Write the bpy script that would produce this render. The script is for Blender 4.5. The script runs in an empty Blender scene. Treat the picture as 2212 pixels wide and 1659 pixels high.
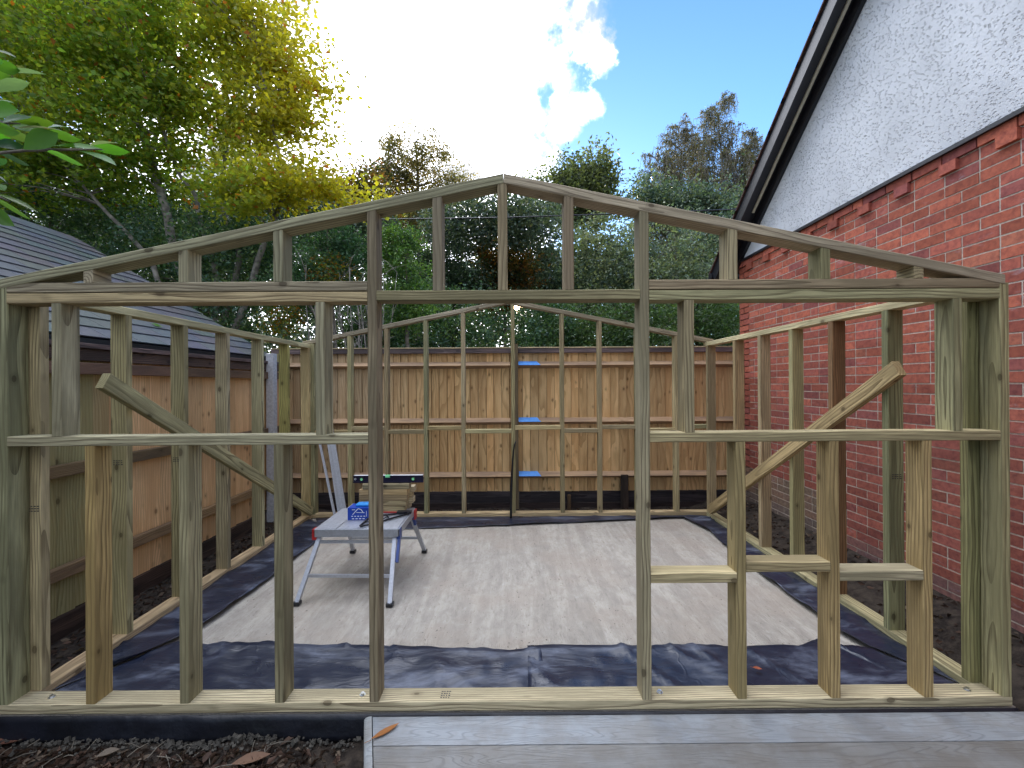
import bpy, bmesh, math, random
import numpy as np
from mathutils import Vector, Matrix, noise as mnoise
R = math.radians
random.seed(7)
scene = bpy.context.scene
col = scene.collection

# ------------------------------------------------------------------ camera
F, CX, CY = 943.0, 1106.0, 829.5          # focal length and centre in measuring units (picture 2212 wide)
VX, HY, ROLL, CZ = 1103.0, 831.0, 0.0060, 1.53
cam = bpy.data.cameras.new('camera'); camo = bpy.data.objects.new('camera', cam); col.objects.link(camo)
cam.sensor_width = 36; cam.lens = F / 2212 * 36; cam.clip_start = 0.05; cam.clip_end = 2000
yaw = math.atan((CX - VX) / F); pitch = math.atan((HY - CY) / F)
camo.matrix_world = (Matrix.Translation((0, 0, CZ)) @ Matrix.Rotation(-yaw, 4, 'Z') @
                     Matrix.Rotation(math.pi / 2 + pitch, 4, 'X') @ Matrix.Rotation(-ROLL, 4, 'Z'))
scene.camera = camo
def PX(px, Y): return (px - VX) / F * Y                       # real x of a measured point at depth Y
def PZ(py, px, Y): return CZ - (py + ROLL * (px - CX) - HY) / F * Y
def at(px, py, Y): return Vector((PX(px, Y), Y, PZ(py, px, Y)))

# ------------------------------------------------------------------ world
SUN_AZ, SUN_EL = math.atan((1117 - VX) / F), math.atan((HY - 659) / F)
w = bpy.data.worlds.new('World'); scene.world = w; w.use_nodes = True
nt = w.node_tree; N = nt.nodes; L = nt.links; N.clear()
def nn(tree, typ, **kw):
    n = tree.nodes.new(typ)
    for k, v in kw.items(): setattr(n, k, v)
    return n
def mth(tree, op, a, b=None, c=None, clamp=False):
    n = tree.nodes.new('ShaderNodeMath'); n.operation = op; n.use_clamp = clamp
    for i, v in enumerate((a, b, c)):
        if v is None: continue
        if isinstance(v, (int, float)): n.inputs[i].default_value = v
        else: tree.links.new(v, n.inputs[i])
    return n.outputs[0]
def mixc(tree, f, a, b, mode='MIX'):
    n = tree.nodes.new('ShaderNodeMix'); n.data_type = 'RGBA'; n.blend_type = mode
    for i, v in ((0, f), (6, a), (7, b)):
        if isinstance(v, (int, float)): n.inputs[i].default_value = v
        elif isinstance(v, tuple): n.inputs[i].default_value = (*v, 1) if len(v) == 3 else v
        else: tree.links.new(v, n.inputs[i])
    return n.outputs[2]
def maprange(tree, v, a, b, c=0.0, d=1.0, smooth=True):
    n = tree.nodes.new('ShaderNodeMapRange'); n.interpolation_type = 'SMOOTHSTEP' if smooth else 'LINEAR'
    tree.links.new(v, n.inputs[0])
    for i, x in enumerate((a, b, c, d)): n.inputs[i + 1].default_value = x
    return n.outputs[0]
sky = nn(nt, 'ShaderNodeTexSky', sky_type='NISHITA', sun_disc=False)
sky.sun_elevation = SUN_EL; sky.sun_rotation = SUN_AZ; sky.air_density = 1.0; sky.dust_density = 0.2; sky.ozone_density = 2.5
hs = nn(nt, 'ShaderNodeHueSaturation'); hs.inputs['Saturation'].default_value = 1.0; hs.inputs['Value'].default_value = 1.0
L.new(sky.outputs[0], hs.inputs['Color'])
tc = nn(nt, 'ShaderNodeTexCoord'); sep = nn(nt, 'ShaderNodeSeparateXYZ'); L.new(tc.outputs['Generated'], sep.inputs[0])
dx, dy, dz = sep.outputs
az = mth(nt, 'ARCTAN2', dx, dy)
el = mth(nt, 'ARCSINE', dz)
cn = nn(nt, 'ShaderNodeTexNoise'); cn.inputs['Scale'].default_value = 4.5; cn.inputs['Detail'].default_value = 8; cn.inputs['Roughness'].default_value = 0.55
L.new(tc.outputs['Generated'], cn.inputs['Vector'])
cn2 = nn(nt, 'ShaderNodeTexNoise'); cn2.inputs['Scale'].default_value = 17; cn2.inputs['Detail'].default_value = 9; cn2.inputs['Roughness'].default_value = 0.62
L.new(tc.outputs['Generated'], cn2.inputs['Vector'])
n1 = mth(nt, 'SUBTRACT', cn.outputs[0], 0.5); n2_ = mth(nt, 'SUBTRACT', cn2.outputs[0], 0.5)
# one broad bright cloud bank left of and around the sun; its edge runs just right of the sun
front = mth(nt, 'ADD', mth(nt, 'MULTIPLY', az, -1.0), mth(nt, 'ADD', 0.062, mth(nt, 'MULTIPLY', el, 0.03)))
bank = maprange(nt, mth(nt, 'ADD', front, mth(nt, 'ADD', mth(nt, 'MULTIPLY', n1, 0.45), mth(nt, 'MULTIPLY', n2_, .22))), -0.035, 0.085)
far = maprange(nt, mth(nt, 'ADD', mth(nt, 'ADD', az, 0.84), mth(nt, 'MULTIPLY', n1, 0.8)), -0.05, 0.10)
bank = mth(nt, 'MULTIPLY', bank, far)
def puff(px, py, rad, soft):
    d = Vector(((px - VX) / F, 1, (HY - py) / F)).normalized()
    v = nn(nt, 'ShaderNodeVectorMath', operation='DISTANCE'); L.new(tc.outputs['Generated'], v.inputs[0]); v.inputs[1].default_value = d
    m = mth(nt, 'ADD', v.outputs['Value'], mth(nt, 'ADD', mth(nt, 'MULTIPLY', n1, -rad * 1.5), mth(nt, 'MULTIPLY', n2_, -rad * 5.5)))
    return maprange(nt, m, rad + soft, rad - soft)
puffs = bank
for p in ((1270, 95, .034, .022), (1245, 25, .030, .05), (1205, 210, .010, .010), (1285, 230, .012, .015), (1255, 240, .014, .018), (1222, 262, .014, .03), (1185, 110, .03, .06), (1215, 180, .008, .02), (1300, 130, .01, .02)):
    puffs = mth(nt, 'MAXIMUM', puffs, puff(*p))
# unseen bright clouds added overhead and behind as extra fill light
cb = nn(nt, 'ShaderNodeTexNoise'); cb.inputs['Scale'].default_value = 1.8; cb.inputs['Detail'].default_value = 5
L.new(tc.outputs['Generated'], cb.inputs['Vector'])
over = mth(nt, 'MULTIPLY', maprange(nt, cb.outputs[0], .38, .58), mth(nt, 'MAXIMUM', maprange(nt, el, .82, 1.05), maprange(nt, dy, .25, -.1)))
puffs = mth(nt, 'MAXIMUM', puffs, over)
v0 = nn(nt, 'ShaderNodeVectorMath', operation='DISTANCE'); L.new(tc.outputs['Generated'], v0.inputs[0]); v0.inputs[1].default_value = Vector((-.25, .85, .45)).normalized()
shade = maprange(nt, mth(nt, 'ADD', cn.outputs[0], mth(nt, 'MULTIPLY', n2_, .35)), .36, .47, 0.22, 1.15)
cc = mixc(nt, shade, (0.0, 0.0, 0.0), (1.0, .97, 1.0))
cc_n = nn(nt, 'ShaderNodeVectorMath', operation='SCALE'); cc_n.inputs[0].default_value = (.93, .965, 1.06)
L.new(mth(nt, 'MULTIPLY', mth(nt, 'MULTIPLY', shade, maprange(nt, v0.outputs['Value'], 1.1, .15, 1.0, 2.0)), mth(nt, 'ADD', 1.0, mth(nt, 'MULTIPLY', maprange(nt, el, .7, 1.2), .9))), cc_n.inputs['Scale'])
skyc = nn(nt, 'ShaderNodeVectorMath', operation='SCALE'); L.new(hs.outputs[0], skyc.inputs[0]); skyc.inputs['Scale'].default_value = 0.13
tint = nn(nt, 'ShaderNodeVectorMath', operation='MULTIPLY'); L.new(skyc.outputs[0], tint.inputs[0]); tint.inputs[1].default_value = (.80, 1.0, 1.28)
base = mixc(nt, puffs, tint.outputs[0], cc_n.outputs[0])
# the bright disc of the low sun and its small aureole
sd = Vector((math.sin(SUN_AZ) * math.cos(SUN_EL), math.cos(SUN_AZ) * math.cos(SUN_EL), math.sin(SUN_EL)))
v = nn(nt, 'ShaderNodeVectorMath', operation='DISTANCE'); L.new(tc.outputs['Generated'], v.inputs[0]); v.inputs[1].default_value = sd
disc = maprange(nt, v.outputs['Value'], .015, .009, 0, 30)
aur = mth(nt, 'ADD', maprange(nt, v.outputs['Value'], .14, .0, 0, .8), maprange(nt, v.outputs['Value'], .035, .0, 0, 5))
sc1 = nn(nt, 'ShaderNodeVectorMath', operation='SCALE'); sc1.inputs[0].default_value = (1.0, .70, .36); L.new(mth(nt, 'ADD', disc, aur), sc1.inputs['Scale'])
addn = nn(nt, 'ShaderNodeVectorMath', operation='ADD'); L.new(base, addn.inputs[0]); L.new(sc1.outputs[0], addn.inputs[1])
# sky dimmed behind the viewer, added to darken the camera-facing sides
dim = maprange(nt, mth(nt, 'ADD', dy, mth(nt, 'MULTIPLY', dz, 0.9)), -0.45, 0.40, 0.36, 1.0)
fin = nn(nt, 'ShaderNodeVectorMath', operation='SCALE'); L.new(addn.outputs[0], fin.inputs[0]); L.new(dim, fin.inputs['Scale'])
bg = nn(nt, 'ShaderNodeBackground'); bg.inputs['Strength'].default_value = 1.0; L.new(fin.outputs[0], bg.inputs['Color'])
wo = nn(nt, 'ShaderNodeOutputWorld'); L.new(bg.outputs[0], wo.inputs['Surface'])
# ------------------------------------------------------------------ sun
sl = bpy.data.lights.new('sun', 'SUN'); sl.energy = 2.0; sl.angle = R(0.8); sl.color = (1, .84, .62)
slo = bpy.data.objects.new('sun', sl); col.objects.link(slo)
slo.rotation_euler = (-sd).to_track_quat('-Z', 'Y').to_euler()
scene.view_settings.view_transform = 'Standard'; scene.view_settings.look = 'None'
scene.view_settings.exposure = 1.45; scene.view_settings.gamma = 1
scene.render.engine = 'CYCLES'
scene.cycles.max_bounces = 6; scene.cycles.transparent_max_bounces = 8; scene.cycles.sample_clamp_indirect = 6

# ------------------------------------------------------------------ materials
def newmat(name):
    m = bpy.data.materials.new(name); m.use_nodes = True
    t = m.node_tree; t.nodes.clear()
    o = t.nodes.new('ShaderNodeOutputMaterial'); b = t.nodes.new('ShaderNodeBsdfPrincipled'); t.links.new(b.outputs[0], o.inputs[0])
    return m, t, b
def noise_n(t, vec, scale, detail=4, rough=.55, dist=0.0):
    n = t.nodes.new('ShaderNodeTexNoise'); n.inputs['Scale'].default_value = scale; n.inputs['Detail'].default_value = detail
    n.inputs['Roughness'].default_value = rough; n.inputs['Distortion'].default_value = dist
    if vec is not None: t.links.new(vec, n.inputs['Vector'])
    return n.outputs[0]
def mapping(t, vec, scale=(1, 1, 1), loc=(0, 0, 0), rot=(0, 0, 0)):
    n = t.nodes.new('ShaderNodeMapping'); n.inputs['Scale'].default_value = scale; n.inputs['Location'].default_value = loc; n.inputs['Rotation'].default_value = rot
    t.links.new(vec, n.inputs['Vector']); return n.outputs[0]
def objcoord(t): return t.nodes.new('ShaderNodeTexCoord').outputs['Object']
def bump(t, b, h, strength, dist):
    n = t.nodes.new('ShaderNodeBump'); n.inputs['Strength'].default_value = strength; n.inputs['Distance'].default_value = dist
    t.links.new(h, n.inputs['Height']); t.links.new(n.outputs[0], b.inputs['Normal']); return n
def simple(name, c, rough=.5, metal=0.0, var=.15, nscale=20, bstr=.2, bdist=.002):
    m, t, b = newmat(name); oc = objcoord(t)
    n = noise_n(t, oc, nscale); f = maprange(t, n, .3, .7)
    t.links.new(mixc(t, f, tuple(x * (1 - var) for x in c), tuple(min(1, x * (1 + var)) for x in c)), b.inputs['Base Color'])
    b.inputs['Roughness'].default_value = rough; b.inputs['Metallic'].default_value = metal
    if bstr: bump(t, b, noise_n(t, oc, nscale * 4), bstr, bdist)
    return m
def wood_material(name, light, dark, ring=38, use_attr=False, knots=True, knotp=.76, warp=.035, rough=.75, stain=None, axis='X'):
    m, t, b = newmat(name); oc = objcoord(t)
    if axis == 'Z': oc = mapping(t, oc, rot=(0, R(90), 0))
    oi = t.nodes.new('ShaderNodeObjectInfo')
    off = t.nodes.new('ShaderNodeVectorMath'); off.operation = 'SCALE'; off.inputs[0].default_value = (31.7, 0.0, 0.0); t.links.new(oi.outputs['Random'], off.inputs['Scale'])
    if use_attr:
        at_ = t.nodes.new('ShaderNodeAttribute'); at_.attribute_name = 'Col'
        sp = t.nodes.new('ShaderNodeSeparateColor'); t.links.new(at_.outputs['Color'], sp.inputs[0])
        off = t.nodes.new('ShaderNodeCombineXYZ'); t.links.new(mth(t, 'MULTIPLY', mth(t, 'ADD', sp.outputs[0], sp.outputs[2]), 97.0), off.inputs[0])
    add = t.nodes.new('ShaderNodeVectorMath'); t.links.new(oc, add.inputs[0]); t.links.new(off.outputs[0], add.inputs[1]); p = add.outputs[0]
    wv = t.nodes.new('ShaderNodeTexNoise'); wv.inputs['Scale'].default_value = 1; wv.inputs['Detail'].default_value = 2
    t.links.new(mapping(t, p, (1.3, 5, 5)), wv.inputs['Vector'])
    wsub = t.nodes.new('ShaderNodeVectorMath'); wsub.operation = 'SUBTRACT'; t.links.new(wv.outputs['Color'], wsub.inputs[0]); wsub.inputs[1].default_value = (.5, .5, .5)
    wsc = t.nodes.new('ShaderNodeVectorMath'); wsc.operation = 'SCALE'; t.links.new(wsub.outputs[0], wsc.inputs[0]); wsc.inputs['Scale'].default_value = warp * 2
    ad2 = t.nodes.new('ShaderNodeVectorMath'); t.links.new(oc, ad2.inputs[0]); t.links.new(wsc.outputs[0], ad2.inputs[1])
    ad3 = t.nodes.new('ShaderNodeVectorMath'); t.links.new(ad2.outputs[0], ad3.inputs[0])
    cm = t.nodes.new('ShaderNodeCombineXYZ')
    rnd = oi.outputs['Random'] if not use_attr else sp.outputs[1]
    t.links.new(mth(t, 'ADD', .02, mth(t, 'MULTIPLY', rnd, .06)), cm.inputs[1]); t.links.new(mth(t, 'SUBTRACT', .05, mth(t, 'MULTIPLY', rnd, .08)), cm.inputs[2])
    t.links.new(cm.outputs[0], ad3.inputs[1])
    wave = t.nodes.new('ShaderNodeTexWave'); wave.wave_type = 'RINGS'; wave.rings_direction = 'X'; wave.wave_profile = 'SAW'
    wave.inputs['Scale'].default_value = ring; wave.inputs['Distortion'].default_value = 2.5; wave.inputs['Detail'].default_value = 2; wave.inputs['Detail Scale'].default_value = .25
    t.links.new(mapping(t, ad3.outputs[0], (.03, 1, 1)), wave.inputs['Vector'])
    rings = maprange(t, wave.outputs['Fac'], .35, 1.0)
    fine = maprange(t, noise_n(t, mapping(t, p, (6, 260, 260)), 1, 3), .35, .7)
    f = mth(t, 'ADD', mth(t, 'MULTIPLY', rings, .72), mth(t, 'MULTIPLY', fine, .45), clamp=True)
    c = mixc(t, f, light, dark)
    blot = noise_n(t, mapping(t, p, (1.4, 9, 9)), 1, 4, .6)
    st = stain or tuple(x * .62 for x in light)
    c = mixc(t, mth(t, 'MULTIPLY', maprange(t, blot, .40, .62), .75), c, st)
    if knots:
        vo = t.nodes.new('ShaderNodeTexVoronoi'); vo.inputs['Scale'].default_value = 1; vo.inputs['Randomness'].default_value = 1
        t.links.new(mapping(t, p, (7.5, 12, 12)), vo.inputs['Vector'])
        kd = mth(t, 'ADD', vo.outputs['Distance'], mth(t, 'MULTIPLY', mth(t, 'SUBTRACT', wv.outputs['Fac'], .5), .12))
        k = mth(t, 'ADD', maprange(t, kd, .16, .11), mth(t, 'MULTIPLY', maprange(t, kd, .34, .12), .45), clamp=True)
        sc = t.nodes.new('ShaderNodeSeparateColor'); t.links.new(vo.outputs['Color'], sc.inputs[0])
        k = mth(t, 'MULTIPLY', k, mth(t, 'GREATER_THAN', sc.outputs[0], knotp))
        c = mixc(t, mth(t, 'MULTIPLY', k, .75), c, tuple(x * .33 for x in (dark[0] * 1.15, dark[1], dark[2] * .85)))
    c = mixc(t, 1.0, c, at_.outputs['Color'] if use_attr else oi.outputs['Color'], 'MULTIPLY')
    t.links.new(c, b.inputs['Base Color']); b.inputs['Roughness'].default_value = rough; b.inputs['Specular IOR Level'].default_value = .3
    bump(t, b, mth(t, 'SUBTRACT', 1.0, f), .7, .002)
    return m
M = {}
M['pine'] = wood_material('treated_pine', (.56, .485, .34), (.17, .137, .09), 21, stain=(.25, .215, .145))
M['offcut'] = M['pine']
M['fence'] = wood_material('fence_board', (.66, .45, .225), (.40, .25, .11), 22, knotp=.62, use_attr=True, axis='Z', stain=(.48, .29, .13))
M['rail'] = wood_material('fence_rail', (.36, .26, .17), (.20, .14, .085), 30, stain=(.16, .12, .09))
M['weathered'] = wood_material('weathered_board', (.12, .10, .10), (.04, .033, .035), 24, stain=(.03, .028, .03))
M['bark'] = simple('bark', (.16, .14, .11), .9, nscale=9, var=.4, bstr=.6, bdist=.02)
M['palebark'] = simple('pale_bark', (.36, .34, .30), .85, nscale=12, var=.45, bstr=.4, bdist=.01)
M['greybark'] = simple('grey_bark', (.24, .22, .19), .85, nscale=12, var=.45, bstr=.4, bdist=.01)
M['black'] = simple('black_paint', (.012, .012, .016), .35, var=.2)
M['blackmetal'] = simple('black_steel', (.02, .02, .024), .4, .6)
M['alu'] = simple('brushed_aluminium', (.50, .52, .57), .40, .7, var=.08, nscale=60, bstr=.05)
M['blueplastic'] = simple('blue_plastic', (.03, .06, .22), .4)
M['redplastic'] = simple('red_plastic', (.42, .02, .02), .4)
M['bluebox'] = simple('blue_card', (.008, .05, .36), .3, var=.1)
M['bluelid'] = simple('light_blue_card', (.03, .25, .62), .3, var=.2)
M['white'] = simple('white_print', (.75, .77, .8), .5, var=.05)
M['bluepaint'] = simple('blue_membrane_tape', (.10, .34, .85), .5, var=.08)
M['cream'] = simple('cream_reflected_light', (.72, .66, .50), .6, var=.1)  # cream colour stands in for light reflected under the verge
M['steel'] = simple('zinc_bolt', (.62, .64, .66), .3, 1.0, var=.1)
M['green'] = simple('green_vial', (.25, .75, .35), .2, var=.2)
M['concpost'] = simple('concrete_post', (.46, .47, .50), .85, nscale=40, var=.15, bstr=.5)
M['navy'] = simple('navy_anodised', (.018, .016, .045), .3, .3)
M['tile'] = simple('roof_tile', (.10, .05, .04), .8, nscale=30, var=.3)

def leaf_mat(name, trans=.45, rough=.45, spec=.4):
    m, t, b = newmat(name)
    a = t.nodes.new('ShaderNodeAttribute'); a.attribute_name = 'Col'
    t.links.new(a.outputs['Color'], b.inputs['Base Color']); b.inputs['Roughness'].default_value = rough; b.inputs['Specular IOR Level'].default_value = spec
    tr = t.nodes.new('ShaderNodeBsdfTranslucent')
    sc = t.nodes.new('ShaderNodeVectorMath'); sc.operation = 'MULTIPLY'; t.links.new(a.outputs['Color'], sc.inputs[0]); sc.inputs[1].default_value = (1.7, 1.6, .7)
    t.links.new(sc.outputs[0], tr.inputs['Color'])
    mx = t.nodes.new('ShaderNodeMixShader'); mx.inputs[0].default_value = trans
    t.links.new(b.outputs[0], mx.inputs[1]); t.links.new(tr.outputs[0], mx.inputs[2])
    out = [n for n in t.nodes if n.type == 'OUTPUT_MATERIAL'][0]; t.links.new(mx.outputs[0], out.inputs[0])
    return m
M['leaf'] = leaf_mat('leaf', .6)
M['darkleaf'] = leaf_mat('glossy_leaf', .38, .35, .5)
M['roofleaf'] = leaf_mat('green_leaf', .3)
M['deadleaf'] = leaf_mat('dead_leaf', .1, .7, .2)

def mat_brick():
    m, t, b = newmat('red_brick'); oc = objcoord(t)
    a = t.nodes.new('ShaderNodeAttribute'); a.attribute_name = 'Col'
    n = noise_n(t, oc, 28, 6, .65); c = mixc(t, maprange(t, n, .35, .75), a.outputs['Color'], mixc(t, 1.0, a.outputs['Color'], (.55, .5, .6), 'MULTIPLY'))
    e = noise_n(t, mapping(t, oc, (1, 3, 9)), 1.4, 6, .7)
    c = mixc(t, mth(t, 'MULTIPLY', maprange(t, e, .60, .74), .5), c, (.50, .42, .45))
    t.links.new(c, b.inputs['Base Color']); b.inputs['Roughness'].default_value = .85; b.inputs['Specular IOR Level'].default_value = .25
    bump(t, b, noise_n(t, oc, 110, 5, .7), .6, .003); return m
M['brick'] = mat_brick()
M['mortar'] = simple('mortar', (.60, .52, .43), .95, nscale=50, var=.2, bstr=.6, bdist=.003)
def mat_render():
    m, t, b = newmat('pebbledash_render'); oc = objcoord(t)
    vo = t.nodes.new('ShaderNodeTexVoronoi'); vo.inputs['Scale'].default_value = 54; vo.feature = 'F1'
    t.links.new(mapping(t, oc, (1, .75, 1.3), rot=(R(25), 0, 0)), vo.inputs['Vector'])
    msk = maprange(t, noise_n(t, oc, 13, 3), .38, .56)
    sv = t.nodes.new('ShaderNodeSeparateColor'); t.links.new(vo.outputs['Color'], sv.inputs[0])
    pit = mth(t, 'MULTIPLY', maprange(t, vo.outputs['Distance'], .38, .15), mth(t, 'MULTIPLY', mth(t, 'GREATER_THAN', sv.outputs[0], .38), mth(t, 'ADD', .35, mth(t, 'MULTIPLY', msk, .65))))
    n2 = noise_n(t, oc, 75, 4, .6)
    h = mth(t, 'ADD', mth(t, 'MULTIPLY', pit, -1.0), mth(t, 'MULTIPLY', n2, .30))
    t.links.new(mixc(t, maprange(t, noise_n(t, oc, 1.7, 5), .35, .7), (.84, .85, .87), (.68, .69, .71)), b.inputs['Base Color'])
    b.inputs['Roughness'].default_value = .9; bump(t, b, h, 1.0, .016); return m
M['render'] = mat_render()
def mat_concrete():
    m, t, b = newmat('brushed_concrete'); oc = objcoord(t)
    streak = noise_n(t, mapping(t, oc, (7, .7, 1), rot=(0, 0, R(6))), 1, 8, .72, .4)
    s2 = noise_n(t, mapping(t, oc, (38, 6, 1), rot=(0, 0, R(-12))), 1, 6, .75, .4)
    blot = noise_n(t, oc, 1.5, 6, .6)
    mot = noise_n(t, mapping(t, oc, (1.6, .9, 1), rot=(0, 0, R(-14))), 9, 8, .72, .4)
    c = mixc(t, maprange(t, streak, .38, .60), (.435, .40, .345), (.335, .305, .262))
    c = mixc(t, mth(t, 'MULTIPLY', maprange(t, mot, .44, .66), .55), c, (.26, .235, .20))
    c = mixc(t, mth(t, 'MULTIPLY', maprange(t, mot, .46, .30), .5), c, (.48, .45, .41))
    c = mixc(t, mth(t, 'MULTIPLY', maprange(t, s2, .56, .68), .6), c, (.20, .175, .14))
    c = mixc(t, mth(t, 'MULTIPLY', maprange(t, blot, .44, .62), .5), c, (.345, .29, .235))
    pit = mth(t, 'ADD', noise_n(t, mapping(t, oc, (1, .6, 1)), 60, 3, .6), mth(t, 'MULTIPLY', mth(t, 'SUBTRACT', noise_n(t, oc, 3, 3), .5), .25))
    c = mixc(t, mth(t, 'MULTIPLY', maprange(t, pit, .68, .72), .85), c, (.09, .07, .055))
    t.links.new(c, b.inputs['Base Color']); b.inputs['Roughness'].default_value = .88
    bump(t, b, mth(t, 'ADD', s2, mth(t, 'MULTIPLY', pit, -.5)), .8, .012); return m
M['concrete'] = mat_concrete()
def mat_dpm():
    m, t, b = newmat('black_polythene'); oc = objcoord(t)
    n = noise_n(t, mapping(t, oc, (1.6, 5, 3), rot=(0, 0, R(24))), 1.0, 6, .52, .5); dust_sheen = noise_n(t, mapping(t, oc, (1.8, 5, 3), rot=(0, 0, R(28))), 1, 8, .68, .5)
    t.links.new(mixc(t, mth(t, 'MULTIPLY', maprange(t, dust_sheen, .48, .72), .6), (.012, .017, .036), (.20, .23, .31)), b.inputs['Base Color'])  # pale blue mix also paints the sheen of sky on the plastic
    t.links.new(maprange(t, dust_sheen, .3, .7, .24, .5), b.inputs['Roughness'])
    cre = nn(t, 'ShaderNodeTexVoronoi', feature='DISTANCE_TO_EDGE'); cre.inputs['Scale'].default_value = 1.3
    dn = t.nodes.new('ShaderNodeTexNoise'); dn.inputs['Scale'].default_value = 2.5; dn.inputs['Detail'].default_value = 3; t.links.new(oc, dn.inputs['Vector'])
    vm = t.nodes.new('ShaderNodeVectorMath'); t.links.new(oc, vm.inputs[0]); t.links.new(dn.outputs['Color'], vm.inputs[1]); t.links.new(vm.outputs[0], cre.inputs['Vector'])
    cr = maprange(t, cre.outputs[0], .0, .02, 1, 0)
    bump(t, b, mth(t, 'ADD', n, mth(t, 'MULTIPLY', cr, .035)), .9, .024); return m
M['dpm'] = mat_dpm()
M['film'] = simple('black_film', (.006, .007, .012), .45, nscale=5, var=.4, bstr=.5, bdist=.01)
def mat_soil():
    m, t, b = newmat('dark_soil'); oc = objcoord(t)
    n = noise_n(t, oc, 14, 8, .7); n2 = noise_n(t, oc, 2.2, 4)
    c = mixc(t, maprange(t, n, .35, .7), (.018, .014, .012), (.070, .055, .042))
    c = mixc(t, mth(t, 'MULTIPLY', maprange(t, n2, .5, .7), .4), c, (.09, .075, .06))
    t.links.new(c, b.inputs['Base Color']); b.inputs['Roughness'].default_value = .95; b.inputs['Specular IOR Level'].default_value = .2
    bump(t, b, n, 1.0, .02); return m
M['soil'] = mat_soil()
def mat_deck():
    m, t, b = newmat('composite_decking'); oc = objcoord(t)
    oi = t.nodes.new('ShaderNodeObjectInfo')
    off = t.nodes.new('ShaderNodeCombineXYZ'); t.links.new(mth(t, 'MULTIPLY', oi.outputs['Random'], 13), off.inputs[0])
    ad = t.nodes.new('ShaderNodeVectorMath'); t.links.new(oc, ad.inputs[0]); t.links.new(off.outputs[0], ad.inputs[1]); p = ad.outputs[0]
    nz = t.nodes.new('ShaderNodeTexNoise'); nz.inputs['Scale'].default_value = 1; nz.inputs['Detail'].default_value = 1.5; t.links.new(mapping(t, p, (.9, 8, 8)), nz.inputs['Vector'])
    cont = mth(t, 'FRACT', mth(t, 'MULTIPLY', nz.outputs[0], 30))
    gr = mth(t, 'ABSOLUTE', mth(t, 'SUBTRACT', cont, .5))
    line = maprange(t, gr, .0, .22, 1, 0)
    fine = noise_n(t, mapping(t, p, (8, 170, 10)), 1, 3)
    dirt = noise_n(t, p, 5, 7, .7)
    c = mixc(t, mth(t, 'MULTIPLY', line, .45), (.31, .33, .34), (.15, .16, .165))
    c = mixc(t, mth(t, 'MULTIPLY', maprange(t, dirt, .40, .62), .50), c, (.20, .18, .15))
    c = mixc(t, mth(t, 'MULTIPLY', maprange(t, fine, .5, .7), .3), c, (.17, .18, .19))
    pale = maprange(t, noise_n(t, p, 2.3, 5, .6), .66, .72)
    c = mixc(t, mth(t, 'MULTIPLY', pale, .5), c, (.48, .43, .33))
    c = mixc(t, 1.0, c, oi.outputs['Color'], 'MULTIPLY')
    t.links.new(c, b.inputs['Base Color']); b.inputs['Roughness'].default_value = .5
    bump(t, b, mth(t, 'ADD', mth(t, 'MULTIPLY', line, -1), mth(t, 'MULTIPLY', fine, -.5)), .6, .0015); return m
M['deck'] = mat_deck()
def mat_slate():
    m, t, b = newmat('grey_roof_slate'); oc = objcoord(t)
    a = t.nodes.new('ShaderNodeAttribute'); a.attribute_name = 'Col'
    n = noise_n(t, mapping(t, oc, (3, 3, 3)), 6, 5, .6)
    t.links.new(mixc(t, mth(t, 'MULTIPLY', maprange(t, n, .4, .7), .5), a.outputs['Color'], (.10, .115, .10)), b.inputs['Base Color'])
    b.inputs['Roughness'].default_value = .55; bump(t, b, n, .4, .006); return m
M['slate'] = mat_slate()

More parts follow.
